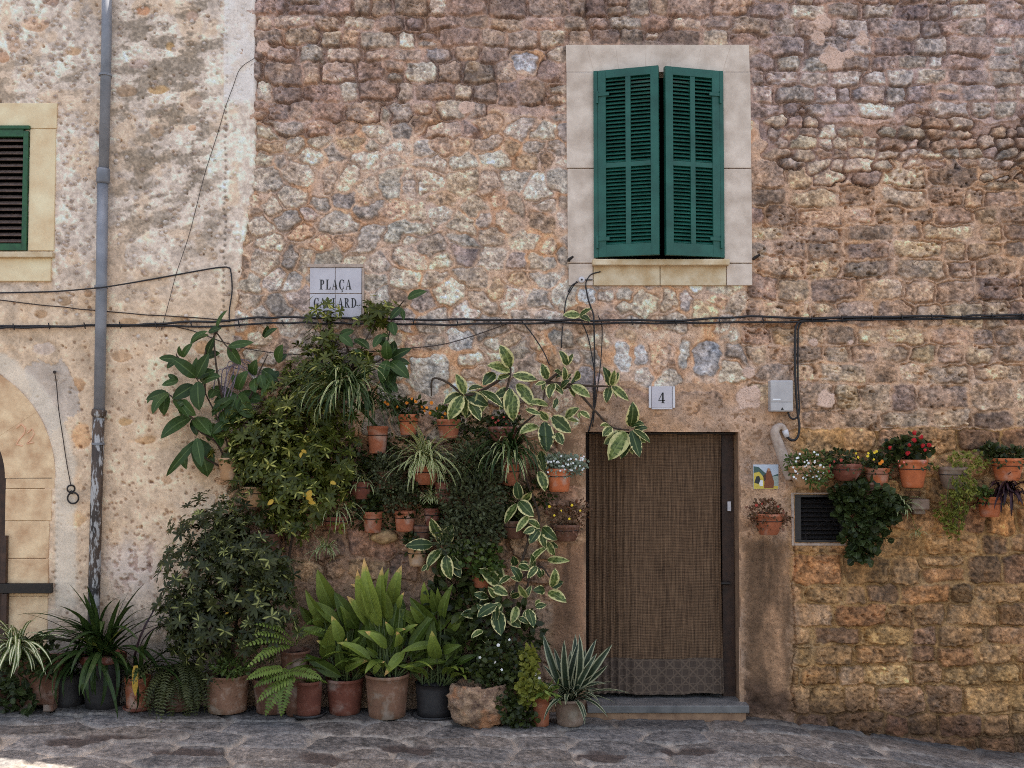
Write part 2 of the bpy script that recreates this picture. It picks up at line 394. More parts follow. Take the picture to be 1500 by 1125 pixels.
# plaster round the doorway and on the smooth jamb blocks
pl = sstep(0, 26, np.minimum.reduce([PX-(838+16*fbm(UU, VV, 40, 3, 61)), 1172-16*fbm(UU, VV, 40, 3, 62)-PX, PY-(586-40*(fbm(UU, VV, 60, 3, 63)-.3))])+10)
pl = np.maximum(pl, sstep(-6, 14, np.minimum.reduce([PX-805, 880-PX, PY-(786+8*fbm(UU, VV, 30, 2, 64))])))
pl = np.maximum(pl, .92*sstep(0, 50, np.minimum.reduce([PX-340, 870-PX, PY-(800+60*fbm(UU, VV, 90, 3, 65))])))
pcol = np.array([168, 138, 114])*(1+.4*(fbm(UU, VV, 22, 4, 66)-.5)+.25*(n_fine-.5))[..., None]+tint[..., None]*np.array([24, 6, -14])
jam = sstep(-6, 14, n_big*16-8+np.minimum.reduce([PX-1086, 1162-PX+4*n_big, PY-788, 1046-PY]))
stain = sstep(.45, .62, fbm(UU*1.6, VV*.45, 60, 4, 67)+.25*np.exp(-((PX-1118)/22.)**2)-.05)*jam
pcol = pcol*(1-jam[..., None])+jam[..., None]*np.array([146, 114, 88])*(1+.5*(fbm(UU, VV*.5, 16, 4, 68)-.5)+.3*(n_fine-.5))[..., None]
pcol = pcol*(1-.28*stain)[..., None]
lp = sstep(0, 8, np.minimum.reduce([PX-806, 862-PX, PY-790])); pcol = pcol*(1-lp[..., None])+lp[..., None]*np.array([146, 112, 88])*(1+.4*(fbm(UU, VV*.6, 20, 4, 69)-.5))[..., None]
bp = sstep(800, 860, PY)*sstep(0, 20, 860-PX); pcol = pcol*(1-.15*bp)[..., None]
H = H*(1-pl)+pl*(.008+.012*(n_big-.5)+.006*(n_fine-.5)-.012*sstep(.62, .75, fbm(UU, VV, 8, 3, 70))*(1-jam)*(1-lp)+.012*jam)
C = C*(1-pl)[..., None]+pcol*pl[..., None]
cr = np.exp(-((PX-1162-4*(n_big-.5)*4)/1.6)**2)*sstep(790, 800, PY)*sstep(1046, 1040, PY); H -= .03*cr
# pale splashes of cement
for cx, cy, r in [(1205, 33, 13), (1197, 58, 11), (1262, 57, 10), (1217, 88, 18), (1209, 586, 14), (1097, 585, 17), (1096, 547, 9), (683, 158, 11), (1243, 80, 8), (385, 70, 10), (1190, 502, 7), (1246, 502, 5), (880, 566, 9), (1102, 578, 12)]:
    dd = np.hypot(PX-cx, (PY-cy)*1.05)-r*(.55+.9*fbm(UU, VV, 9, 3, 71))
    k = sstep(1.5, -1.5, dd); H = H*(1-k)+k*(np.maximum(H, .012)+.004+.004*n_fine)
    C = C*(1-k)[..., None]+k[..., None]*np.array([192, 166, 150])*(1+.2*(n_big-.5))[..., None]
# damp, dirty foot of the wall
ft = np.interp(PX, [800, 1100, 1300, 1500, 1700], [1020, 1035, 1058, 1090, 1120])
dirt = sstep(60, -6, ft-PY+50*(fbm(UU, VV, 40, 4, 72)-.5))*(PX > 1090)
C = C*(1-.5*dirt)[..., None]+np.array([60, 44, 38])*(.4*dirt)[..., None]
H += dirt*(fbm(UU, VV, 16, 3, 73)-.4)*.05
# broad random drift of tone over the wall
C = C*(1+.16*(n_huge-.5))[..., None]
for cx, y0, ln_, w in [(547, 780, 70, 9), (593, 778, 60, 9), (1126, 783, 120, 14), (1337, 742, 90, 12), (1450, 757, 110, 10), (819, 720, 60, 9), (830, 792, 120, 12), (1396, 716, 110, 16), (1476, 704, 70, 12), (1100, 390, 60, 6), (836, 390, 70, 6), (1066, 386, 50, 5), (1145, 604, 60, 8), (490, 468, 60, 10)]:
    k = np.exp(-((PX-cx-5*(fbm(UU*.3, VV, 30, 2, 75)-.5))/w)**2)*sstep(y0-2, y0+6, PY)*np.exp(-np.maximum(PY-y0, 0)/ln_)*sstep(.3, .6, fbm(UU*2.2, VV*.3, 14, 3, 76))
    C = C*(1-.34*k)[..., None]          # water stains below pots and sills
# even rims round openings
def rect_d(x0, y0, x1, y1): return np.maximum.reduce([x0-PX, PX-x1, y0-PY, PY-y1])
DOOR = (858, 633, 1083, 1060); WIN = (872, 104, 1060, 380); VENT = (1164, 725, 1236, 795)
for r_, h0 in ((DOOR, .0), (VENT, .004), ((829, 66, 1101, 419), .0)):
    k = sstep(12, 1, rect_d(*r_)); H = H*(1-k)+k*(h0+.004*(n_big-.5))
SLOT = (453, 391, 531, 467)
for r_ in (SLOT, (951, 566, 989, 599), (1103, 681, 1141, 718), (1128, 556, 1163, 605)):
    k = sstep(9, 2, rect_d(*r_)); H = H*(1-k)+k*.004
Vw = np.stack([WX, -H, WZ], -1).reshape(-1, 3)
cx_ = (PX[:-1, :-1]+PX[1:, 1:])/2; cy_ = (PY[:-1, :-1]+PY[1:, 1:])/2
def inr(r): return (cx_ > r[0]) & (cx_ < r[2]) & (cy_ > r[1]) & (cy_ < r[3])
keep = ~(inr(DOOR) | inr(WIN) | inr(VENT))
keep &= cx_ > xb(cy_)-26
C = C*np.array([1.022, 1.0, .972])*np.where((zi == 5)[..., None], 1.06, 1.0)+sstep(900, 200, PY)[..., None]*np.array([3, 1, 2])  # top made lighter and rosier: sky light put into the stone colour
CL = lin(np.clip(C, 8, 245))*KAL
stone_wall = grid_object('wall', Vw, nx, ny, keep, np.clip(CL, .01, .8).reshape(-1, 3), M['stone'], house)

# -- plastered wall height field: columns follow the ragged joint with the stone house
W0, W1 = -34.0, 1150.0; lst = 1.5
lv = W0+lst*np.arange(int((W1-W0)/lst)+1); ly = len(lv); lx = int((376+140)/lst)+1
sx_ = np.linspace(0, 1, lx); rag = 9*(fbm(np.zeros(ly), lv, 40, 4, 81)-.5)+5*(fbm(np.zeros(ly), lv, 9, 3, 82)-.5)
rag = rag*sstep(120, 220, lv)
LZ = HZ-(lv-630)/200.0
_, pyv = PIX(0, 0, LZ)
xr = xb(pyv)+rag
xu_r = 750+(xr-750)*(D0*CT+(LZ-HZ)*ST)/FPX*200
LU = -140+(xu_r[:, None]+140)*sx_[None, :]; LV = np.repeat(lv[:, None], lx, 1)
LX = (LU-750)/200.0; LZZ = np.repeat(LZ[:, None], lx, 1)
LPX, LPY = PIX(LX, 0, LZZ)
nb = fbm(LU, LV, 16, 4, 91); nf = fbm(LU, LV, 5, 3, 92); nh = fbm(LU, LV, 110, 4, 93)
LC = np.array([211, 190, 172])*(1+.3*(nh-.5)+.34*(nb-.5)+.4*(nf-.5))[..., None]
warm = sstep(360, 470, LPY+60*(nh-.5))*sstep(1000, 800, LPY)
LC = LC*(1-.62*warm[..., None])+np.array([204, 170, 134])*(1+.3*(nb-.5))[..., None]*.62*warm[..., None]
op = sstep(.56, .68, fbm(LU, LV, 34, 4, 94)); 
LC = LC*(1-.4*op[..., None])+np.array([200, 164, 128])*.4*op[..., None]
LH = .016+.012*(nb-.5)+.005*(nf-.5)+.02*(nh-.5)
# grey-brown weathering in slanting streaks between pipe and joint
sk = fbm(LU*.75+LV*.10, LV*1.7+LU*.24, 30, 5, 95, .6)
skz = sstep(120, 200, LPX+50*(nb-.5))*sstep(350, 300, LPX+60*(nb-.5))*sstep(500, 260, LPY)
skz = np.maximum(skz, .75*sstep(170, 60, np.hypot((LPX-70)*.9, (LPY-125)*2.6)))
streak = sstep(.44, .58, sk+.30*(nf-.5)+.22*(nb-.5)-.10*(1-skz))*skz
LC = LC*(1-.6*streak[..., None])+np.array([112, 98, 84])*.6*streak[..., None]
LH -= .006*streak*nb
spk = fbm(LU, LV, 3.2, 2, 99); LC = LC*(1+.34*(spk-.5)*(.5+streak))[..., None]; LC = LC*(1-.12*streak)[..., None]+np.array([120, 106, 84])*.12*streak[..., None]
# stones showing through
lr = np.random.default_rng(17)
for cx, cy, a, b, c in [(75, 3, 12, 6, (150, 112, 92)), (52, 37, 17, 11, (196, 150, 116)), (21, 64, 10, 13, (186, 150, 124)), (5, 85, 9, 8, (182, 130, 96)), (108, 76, 13, 6, (176, 132, 90)), (211, 16, 10, 7, (206, 140, 100)), (187, 135, 14, 8, (160, 126, 96)), (233, 133, 17, 6, (172, 128, 74)), (250, 69, 6, 6, (170, 126, 70)), (283, 25, 9, 8, (196, 160, 140)), (288, 150, 9, 10, (168, 142, 124)), (230, 192, 11, 10, (178, 146, 118)), (282, 188, 6, 4, (206, 150, 110)), (205, 95, 16, 7, (178, 152, 140)), (95, 442, 9, 6, (150, 116, 84)), (60, 460, 9, 6, (160, 120, 84)), (130, 430, 6, 5, (150, 110, 76)), (115, 565, 11, 10, (166, 122, 84)), (65, 510, 16, 8, (196, 176, 164)), (190, 472, 14, 5, (176, 132, 92)), (265, 470, 12, 6, (170, 130, 90)), (300, 510, 14, 9, (184, 132, 86)), (185, 618, 11, 5, (176, 134, 84)), (215, 645, 14, 6, (168, 126, 84)), (120, 640, 14, 16, (206, 152, 104)), (112, 760, 14, 10, (212, 170, 124)), (245, 702, 8, 6, (160, 124, 94)), (180, 522, 14, 8, (180, 140, 104)), (225, 600, 8, 6, (150, 116, 86))]:
    dd = np.hypot((LPX-cx)/a, (LPY-cy)/b)-(.65+.7*fbm(LU, LV, 10, 3, 96)); k = sstep(.16, -.1, dd)
    LC = LC*(1-.6*k)[..., None]+np.array(c)*(1+.4*(nf-.5))[..., None]*.6*k[..., None]; LH = LH-k*.006+k*.008*nb
    rim_ = np.exp(-(dd/.12)**2); LH -= .006*rim_
# pebbles and pits of the dashed plaster
def dots(n, x0, x1, y0, y1, r0, r1, kind):
    for _ in range(n):
        cx = lr.uniform(x0, x1); cy = lr.uniform(y0, y1); r = lr.uniform(r0, r1)
        j = int((cy-W0)/lst); i = int((cx+140)/(xu_r[min(max(j, 0), ly-1)]+140)*(lx-1)); w = int(r*3/lst)+2
        s_ = (slice(max(0, j-w), min(ly, j+w+1)), slice(max(0, i-w), min(lx, i+w+1)))
        dd = np.hypot(LU[s_]-cx, LV[s_]-cy)/r+.5*(nf[s_]-.5)
        k = sstep(1.15, .75, dd)
        if kind == 'pebble':
            LH[s_] += .008*k-.009*np.exp(-((dd-1.25)/.35)**2); c = np.array([(196, 182, 172), (150, 130, 120), (176, 150, 130)][lr.integers(3)])
            LC[s_] = LC[s_]*(1-.7*k)[..., None]+c*.7*k[..., None]
        elif kind == 'brown':
            LC[s_] = LC[s_]*(1-.6*k)[..., None]+np.array((128, 96, 74))*.6*k[..., None]; LH[s_] -= .004*k
        else:
            LH[s_] -= .016*k; LC[s_] = LC[s_]*(1-.3*k)[..., None]+np.array((120, 92, 76))*.3*k[..., None]
dots(240, 160, 350, -20, 500, 1.6, 3.4, 'pebble'); dots(150, 0, 145, -20, 150, 1.8, 3.2, 'pebble'); dots(110, 80, 140, 150, 470, 1.5, 3, 'pebble')
dots(260, -100, 350, -20, 900, 1.3, 2.6, 'pit'); dots(330, 85, 345, 480, 900, 1.3, 2.8, 'brown'); dots(70, 165, 330, 700, 860, 1.2, 2.6, 'pit')
for y in range(-10, 460, 9):      # the row of dimples down the old corner
    cx = 327+lr.normal(0, 1.2); j = int((y-W0)/lst); i = int((cx+140)/(xu_r[j]+140)*(lx-1)); s_ = (slice(j-4, j+5), slice(i-4, i+5))
    dd = np.hypot(LU[s_]-cx, LV[s_]-y)/2.2; k = sstep(1.2, .6, dd); LH[s_] -= .008*k; LC[s_] *= (1-.3*k)[..., None]
for x0, d0 in ((88, 0), ):
    for y in range(715, 880, 10):
        cx = 88+lr.normal(0, 1); j = int((y-W0)/lst); i = int((cx+140)/(xu_r[j]+140)*(lx-1)); s_ = (slice(j-4, j+5), slice(i-4, i+5))
        k = sstep(1.2, .6, np.hypot(LU[s_]-cx, LV[s_]-y)/2.4); LH[s_] -= .008*k; LC[s_] *= (1-.3*k)[..., None]
# white-washed strip at the top of the joint
wp = sstep(-1, 2, LPX-(328+5*(nb-.5)))*sstep(6, -6, LPY-152+14*(nb-.5)); wp = wp*(1-.35*sstep(.5, .65, fbm(LU, LV, 22, 3, 97)))
LC = LC*(1-wp)[..., None]+np.array([216, 204, 194])*(1+.12*(nb-.5))[..., None]*wp[..., None]; LH = LH*(1-wp*.7)+wp*.7*.02
# cement patches
for pts in [[(38, 535), (60, 528), (84, 534), (92, 520), (112, 560), (118, 600), (70, 640), (48, 590)], ]:
    q = np.array(pts, float); ins = np.full(LPX.shape, 1e9); xw = LPX+14*(nb-.5); yw = LPY+14*(nf-.5)
    wn_ = np.zeros(LPX.shape, bool); n = len(q)
    for a in range(n):
        x1, y1 = q[a]; x2, y2 = q[(a+1) % n]
        cnd = ((y1 > yw) != (y2 > yw)) & (xw < (x2-x1)*(yw-y1)/((y2-y1) if y2 != y1 else 1e-6)+x1); wn_ ^= cnd
    k = wn_.astype(float); LC = LC*(1-.75*k)[..., None]+np.array([176, 162, 150])*(1+.3*(nb-.5))[..., None]*.75*k[..., None]; LH -= .006*k
gy = sstep(70, 10, np.hypot((LPX-195)*1.0, (LPY-830)*1.1)+30*(nb-.5)); LC = LC*(1-.55*gy)[..., None]+np.array([206, 190, 182])*.55*gy[..., None]
pk = sstep(.55, .64, fbm(LU, LV, 7, 3, 98))*gy; LC = LC*(1-.4*pk)[..., None]+np.array([130, 96, 84])*.4*pk[..., None]; LH -= .012*pk
# plaster halo round the arch
ar = np.where(LPY < 700, np.hypot(LPX+96, LPY-700), np.abs(LPX+96)+0*LPY)
halo = sstep(212, 204, ar+10*(nb-.5))*sstep(176, 180, ar)*(LPX > -160)*sstep(900, 880, LPY)
LC = LC*(1-.75*halo)[..., None]+np.array([208, 192, 172])*(1+.14*(nb-.5))[..., None]*.75*halo[..., None]; LH = LH*(1-.6*halo)+.6*halo*.014
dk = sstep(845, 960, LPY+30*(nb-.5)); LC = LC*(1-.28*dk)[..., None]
# lip turned back at the joint
LH[:, -1] = -.03; LH[:, -2] = np.minimum(LH[:, -2], .004)
LVt = np.stack([LX, -LH, LZZ], -1).reshape(-1, 3)
lcx = (LPX[:-1, :-1]+LPX[1:, 1:])/2; lcy = (LPY[:-1, :-1]+LPY[1:, 1:])/2
lcr = np.where(lcy < 700, np.hypot(lcx+96, lcy-700), np.abs(lcx+96))
lkeep = ~((lcr < np.where(lcy < 706, 174, 164))) & ~((lcx < 40) & (lcx > -62) & (lcy > 192) & (lcy < 368))
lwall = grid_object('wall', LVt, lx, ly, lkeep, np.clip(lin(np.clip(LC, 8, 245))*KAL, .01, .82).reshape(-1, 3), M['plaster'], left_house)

# -- the rest of the house bodies (outside the picture): side strips, back, roof
body = plain_mat('rough_stone_far', A(150, 126, 108), A(120, 98, 84), 5, .9, 0, .2, .8, .02); M['body'] = body
mb = MB(); xl = (U1-750)/200; zt_ = HZ-(V0-630)/200; zb_ = HZ-(V1-630)/200
mb.box(xl-.02, 9.0, .0, .5, -.9, 7.19); mb.box(-1.96, xl-.02, -.004, .5, zt_-.02, 7.19)
mb.box(-1.96, -1.9, .51, 5, -.6, 7.19); mb.box(8.6, 9.0, .5, 5, -.6, 7.2); mb.box(-1.95, 9, 5, 5.2, -.6, 7.19)
mb.build('outer_wall', body, house)
MB().box(-1.94, 8.7, .55, .6, -.9, 7.19).build('room_shade_panel', M['dark'], house)  # added black panel, room shade put into its colour
M['tile'] = plain_mat('roof_tiles', A(170, 110, 80), A(130, 90, 70), 8, .8)
MB().prism([(-1.96, 7.2), (9.1, 7.2), (9.1, 7.32), (-1.96, 7.32)], -.3, 5.4).build('unseen_roof', M['tile'], house)  # out of view, height and left end set for the shadow it throws
mb = MB(); xl0 = (-140-750)/200
mb.prism([(-9, -.4), (xl0+.02, -.4), (xl0+.02, 5.37), (-9, 5.29)], 0, .45)
mb.prism([(xl0+.02, 5.31), (-1.97, 5.31), (-1.97, 6.45), (-3.03, 5.38), (xl0+.02, 5.37)], -.006, .45)
mb.box(-9, -8.7, .45, 5, -.4, 5.29)
M['far_plaster'] = plain_mat('far_plaster', A(208, 182, 158), A(176, 148, 124), 4, .92, 0, .2, .7, .01, 9)
mb.build('outer_wall', M['far_plaster'], left_house)
MB().box(-8.6, -2.1, .5, .55, -.4, 5.5).build('room_shade_panel', M['dark'], left_house)  # added black panel for the shade inside this house
MB().prism([(-9.1, 5.292), (-3.02, 5.385), (-2.0, 6.425), (-2.0, 6.53), (-3.06, 5.46), (-9.1, 5.37)], -.03, 5.2).build('unseen_roof', M['tile'], left_house)  # out of view, rake shaped so sun reaches a strip of paving

# ------------------------------------------------------------------ ground
gst = .011; gx = np.arange(-4.75, 4.75, gst); gyv = np.arange(-.12, 2.3, gst); GX, GY = np.meshgrid(gx, gyv)
gu, gv = GX*200, GY*200
F1 = np.full(GX.shape, 9e3); F2 = F1.copy(); GI = np.zeros(GX.shape, int); grng = np.random.default_rng(3)
gs = []
for yy in np.arange(-.3, 2.6, .28):
    x = -5+grng.random()*.3
    while x < 5:
        w = grng.uniform(.3, .75); gs.append((x+w/2, yy+grng.normal(0, .07), w/2, .15)); x += w
wx_ = GX+.12*(fbm(gu, gv, 60, 3, 101)-.5); wy_ = GY+.12*(fbm(gu, gv, 60, 3, 102)-.5)
for i, (a, b, c, d) in enumerate(gs):
    i0 = max(0, int((a-.9+4.75)/gst)); i1 = min(len(gx), int((a+.9+4.75)/gst)); j0 = max(0, int((b-.6+.12)/gst)); j1 = min(len(gyv), int((b+.6+.12)/gst))
    if i1 <= i0 or j1 <= j0: continue
    s_ = (slice(j0, j1), slice(i0, i1)); dd = ((np.abs(wx_[s_]-a)/c)**2.6+(np.abs(wy_[s_]-b)/d)**2.6)**(1/2.6)
    f1, f2, g = F1[s_], F2[s_], GI[s_]; m = dd < f1
    f2[...] = np.where(m, f1, np.minimum(f2, dd)); f1[...] = np.where(m, dd, f1); g[...] = np.where(m, i, g)
e = (F2-F1)*.5*.16; gr = grng.random((len(gs), 3))
jo = sstep(.009, .021, e+.012*(fbm(gu, gv, 12, 3, 103)-.5))
gn = fbm(gu, gv, 16, 4, 104); gf = fbm(gu, gv, 5, 3, 105); gb = fbm(gu, gv, 150, 3, 106)
GH = jo*(.012+.012*gr[GI, 0])+.008*(gn-.5)+.007*(gf-.5)+.02*(gb-.5)
GC = np.array([102, 95, 89])*(1+.22*(gr[GI, 1]-.5)+.4*(gn-.5)+.6*(gf-.5)+.6*(fbm(gu, gv*.6, 2.6, 2, 109)-.5))[..., None]+(gr[GI, 2]-.5)[..., None]*np.array([4, -1, -6])
GC = GC*jo[..., None]+np.array([142, 131, 119])*(1+.4*(gn-.5))[..., None]*(1-jo)[..., None]
blue = sstep(.5, .68, fbm(gu, gv, 40, 3, 107)); GC = GC*(1-.25*blue)[..., None]+np.array([90, 88, 88])*.25*blue[..., None]
# earth-filled hollows
for px_, py_, a, b in [(110, 1086, .17, .15), (165, 1081, .24, .05), (280, 1101, .22, .08), (1010, 1102, .2, .1), (880, 1108, .16, .12), (470, 1112, .16, .14), (590, 1094, .14, .08), (615, 1100, .1, .1)]:
    g_ = ground_at(px_, py_); dd = np.hypot((GX-g_[0])/a, (GY+g_[1])/b)+.9*(fbm(gu, gv, 18, 3, 108)-.5)
    k = sstep(1.15, .7, dd); GC = GC*(1-.8*k)[..., None]+np.array([62, 52, 47])*(1+.5*(gf-.5))[..., None]*.8*k[..., None]; GH -= .007*k*(1+gf)
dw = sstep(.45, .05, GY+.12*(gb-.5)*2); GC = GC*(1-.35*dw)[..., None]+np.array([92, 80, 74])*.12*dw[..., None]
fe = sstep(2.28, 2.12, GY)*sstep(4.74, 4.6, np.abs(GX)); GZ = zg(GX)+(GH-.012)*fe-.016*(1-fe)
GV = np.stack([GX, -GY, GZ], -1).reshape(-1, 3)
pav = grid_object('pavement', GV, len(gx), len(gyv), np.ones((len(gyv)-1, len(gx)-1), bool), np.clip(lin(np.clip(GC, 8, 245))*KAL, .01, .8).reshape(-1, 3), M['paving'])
tag(pav, kind='structure')
cxs = np.array([-60, -20, -8]+list(np.arange(-5, 5.01, .25))+[8, 20, 60.]); cys = np.array([.5, 0, -.5, -1, -1.5, -2, -2.2, -2.27, -3, -5, -8, -14, -30, -60])
mb = MB(); V = [(x, y, float(zg(x))-(.06 if y > -2.21 and abs(x) < 4.7 else .012)) for y in cys for x in cxs]; n = len(cxs)
mb.add(V, [(j*n+i, (j+1)*n+i, (j+1)*n+i+1, j*n+i+1) for j in range(len(cys)-1) for i in range(n-1)])
M['street'] = plain_mat('street_paving', A(76, 71, 67), A(60, 57, 55), 3, .85, 0, .2, .5, .01)
tag(mb.build('ground', M['street']), kind='structure')

# ------------------------------------------------------------------ stone house: window
def wbox(mb, x0, y0, x1, y1, d0, d1):
    """box spanning photo pixels (as seen on plane d1) from depth d0 to d1"""
    a = P((x0+x1)/2, y0, d1); b = P((x0+x1)/2, y1, d1); l = P(x0, (y0+y1)/2, d1); r = P(x1, (y0+y1)/2, d1)
    return mb.box(l[0], r[0], -d1, -d0, b[2], a[2])
def wprism(mb, pts, d0, d1):
    q = [P(x, y, d1) for x, y in pts]; return mb.prism([(p[0], p[2]) for p in q], -d1, -d0)
mb = MB(); g = .6
top = [829, 869, 907, 946, 983, 1022, 1058, 1097]; bot = [830, 869.5, 908, 946, 982, 1020, 1059, 1098]
xs_t = [829, 860, 902, 944, 984, 1028, 1070, 1097]; xs_b = [830, 870, 907, 945.5, 982, 1020, 1058, 1098]
for i in range(7):
    wprism(mb, [(xs_t[i]+g, 66.5), (xs_t[i+1]-g, 66.5), (xs_b[i+1]-g, 104.4), (xs_b[i]+g, 104.4)], -.12, .020+.0015*(i % 3))
for x0, x1 in ((830, 871.5), (1058.5, 1100)):
    for y0, y1 in ((105.6, 246), (247.2, 385)):
        wbox(mb, x0+(y0 > 200)*1.5, y0, x1+(y0 > 200)*1.5, y1, -.12, .021+.002*(x0 > 900))
for x0, x1 in ((833, 868.4), (1064.6, 1102)): wbox(mb, x0, 386.2, x1, 418, -.1, .019)
mb.build('window_surround', M['limestone'], house, bevel=.004)
mb = MB(); wbox(mb, 869.5, 387, 966.5, 418, -.1, .024); wbox(mb, 967.5, 387, 1063.5, 418, -.1, .022)
mb.build('window_apron', M['sill_stone'], house, bevel=.004)
mb = MB(); wbox(mb, 868, 379.2, 1069, 388, -.14, .085)
mb.build('window_sill', M['sill_stone'], house, bevel=.005)
# shutters: two leaves standing ajar
SHZ0 = P(900, 377.5, .03)[2]; SHZ1 = P(900, 105.5, .03)[2]
def shutter(xh, xf, df, label):
    h = P(xh, 240, .03); f = P(xf, 240, df); h[2] = 0; f[2] = 0
    ax = f-h; Wd = np.linalg.norm(ax); ax /= Wd
    nrm = np.array((ax[1], -ax[0], 0)); 
    if nrm[1] > 0: nrm = -nrm
    th = .038; mb = MB(); Z = np.array((0, 0, 1.0))
    def bar(u0, u1, z0, z1, t=th, off=0):
        mb.obox(h+ax*(u0+u1)/2*1.0+nrm*off+Z*(z0+z1)/2, ax*(u1-u0)/2, nrm*t/2, Z*(z1-z0)/2)
    st = .058; mid = .038
    bar(.035, .035+st, SHZ0, SHZ1); bar(Wd-st, Wd, SHZ0, SHZ1)
    bar(0, .032, SHZ0-.002, SHZ1+.003, .05, -.012)
    inn0, inn1 = .035+st, Wd-st
    bar(inn0, inn1, SHZ0, SHZ0+.088); bar(inn0, inn1, SHZ1-.06, SHZ1)
    zm = SHZ0+(SHZ1-SHZ0)*.487; bar(inn0, inn1, zm-.018, zm+.018, th-.004)
    cm = (inn0+inn1)/2; bar(cm-mid/2, cm+mid/2, SHZ0+.088, SHZ1-.06, th-.003)
    for (za, zb_, n) in ((SHZ0+.088, zm-.018, 21), (zm+.018, SHZ1-.06, 22)):
        for k in range(n):
            zc = za+(k+.5)*(zb_-za)/n
            for a, b in ((inn0, cm-mid/2), (cm+mid/2, inn1)):
                dv = nrm*.013-Z*.0105; nv = nrm*.0020+Z*.0025
                mb.obox(h+ax*(a+b)/2+Z*zc, ax*((b-a)/2+.002), dv, nv)
    o = mb.build('shutter', M['green'], house, bevel=.0015, label=label)
    for z in (SHZ0+.11, SHZ1-.2):
        mb = MB(); mb.obox(h+ax*.03+nrm*.024+Z*z, ax*.008, nrm*.008, Z*.045); mb.obox(h+ax*.075+nrm*.024+Z*(z+.02), ax*.045, nrm*.005, Z*.012)
        so = mb.build('hinge', M['green'], None); so.parent = o
        so.data.transform(Matrix.Translation(-wloc(o)))
    return o
shutter(870, 965.5, .165, 'left louvred shutter leaf, standing slightly ajar'); shutter(1059.5, 974, .15, 'right louvred shutter leaf, standing slightly ajar')

# ------------------------------------------------------------------ doorway
xL = P(858, 830, 0)[0]; xR = P(1083, 830, 0)[0]; zT = P(970, 632.5, 0)[2]; zB = -.1
mb = MB()
mb.box(xR-.001, xR+.2, .0, .40, zB, zT+.1); mb.box(xL-.2, xL+.001, .0, .40, zB, zT+.1); mb.box(xL+.001, xR-.001, .0, .40, zT, zT+.2)
mb.build('door_reveal', M['jamb'], house)
mb = MB()
mb.box(xR-.095, xR-.001, .16, .22, 0, zT); mb.box(xL+.001, xL+.07, .16, .22, 0, zT); mb.box(xL+.07, xR-.095, .16, .22, zT-.07, zT)
fr = mb.build('door_frame', M['wood'], house, bevel=.004)
mb = MB(); mb.box(xR-.155, xR-.10, .23, .90, .1, zT-.075)      # the door leaf folded back inside
lf = mb.build('door', M['wood'], house, bevel=.004)
MB().tube([(xR-.05, .155, .92), (xR-.05, .12, .92), (xR-.11, .12, .92)], .012, 8).build('door_handle', M['black_metal'], lf)
mb = MB(); mb.box(xR-.055, xR-.03, .135, .16, 1.45, 1.52); mb.build('latch_plate', M['white'], fr)
mb = MB(); mb.box(xL-.0, xR+.04, -.115, .45, .030, .085); mb.build('doorstep', M['marble'], house, bevel=.006)
mb = MB(); mb.box(xL-.03, xR+.02, -.10, .40, -.16, .029); mb.build('threshold_base', M['jamb'], house, bevel=.006)

# curtain
cur = thing('door_curtain', 'brown woven jute curtain with a lace hem hanging in the doorway', 'curtain', (P(960, 830, 0)[0], .10, .1))
m, nt, b = newmat('jute_weave'); co = objco(nt)
sp = nd(nt, 'ShaderNodeSeparateXYZ'); L(nt, co, sp.inputs[0])
wv = noise(nt, 3, 2, .5, co)
wx = mathn(nt, 'SINE', mathn(nt, 'MULTIPLY', mathn(nt, 'ADD', sp.outputs[0], mathn(nt, 'MULTIPLY', wv, .006)), 640.0))
wz = mathn(nt, 'SINE', mathn(nt, 'MULTIPLY', mathn(nt, 'ADD', sp.outputs[2], mathn(nt, 'MULTIPLY', wv, .01)), 560.0))
mp = nd(nt, 'ShaderNodeMapping'); L(nt, co, mp.inputs[0]); mp.inputs['Scale'].default_value = (60, 4, 3)
mp2 = nd(nt, 'ShaderNodeMapping'); L(nt, co, mp2.inputs[0]); mp2.inputs['Scale'].default_value = (4, 4, 70)
s1 = noise(nt, 1.6, 4, .6, mp.outputs[0]); s2 = noise(nt, 1.6, 4, .6, mp2.outputs[0])
hgt = mathn(nt, 'ADD', mathn(nt, 'MULTIPLY', wx, .5), mathn(nt, 'MULTIPLY', wz, .5))
f = mathn(nt, 'ADD', mathn(nt, 'MULTIPLY', s1, .76), mathn(nt, 'ADD', mathn(nt, 'MULTIPLY', s2, .36), mathn(nt, 'MULTIPLY', hgt, .15)))
L(nt, mixc(nt, ramp(nt, f, .40, .82), A(56, 42, 32), A(122, 95, 72)), b.inputs['Base Color']); b.inputs['Roughness'].default_value = .9; b.inputs['Specular IOR Level'].default_value = .1
bump(nt, b, hgt, .5, .003); M['jute'] = m
m, nt, b = newmat('lace_hem'); co = objco(nt)
sp = nd(nt, 'ShaderNodeSeparateXYZ'); L(nt, co, sp.inputs[0])
def tri(x, per): return mathn(nt, 'PINGPONG', x, per/2)
px_ = sp.outputs[0]; pz_ = sp.outputs[2]
d1 = tri(mathn(nt, 'ADD', px_, pz_), .115); d2 = tri(mathn(nt, 'SUBTRACT', px_, pz_), .115)
ln = mathn(nt, 'MINIMUM', d1, d2); k1 = ramp(nt, ln, .004, .011, 1, 0)
dd = mathn(nt, 'ABSOLUTE', mathn(nt, 'SUBTRACT', mathn(nt, 'ADD', mathn(nt, 'ABSOLUTE', mathn(nt, 'SUBTRACT', d1, .0575)), mathn(nt, 'ABSOLUTE', mathn(nt, 'SUBTRACT', d2, .0575))), .055)); k2 = ramp(nt, dd, .004, .013, .8, 0)
kk = mathn(nt, 'MAXIMUM', k1, k2); nn = noise(nt, 160, 2, .6, co)
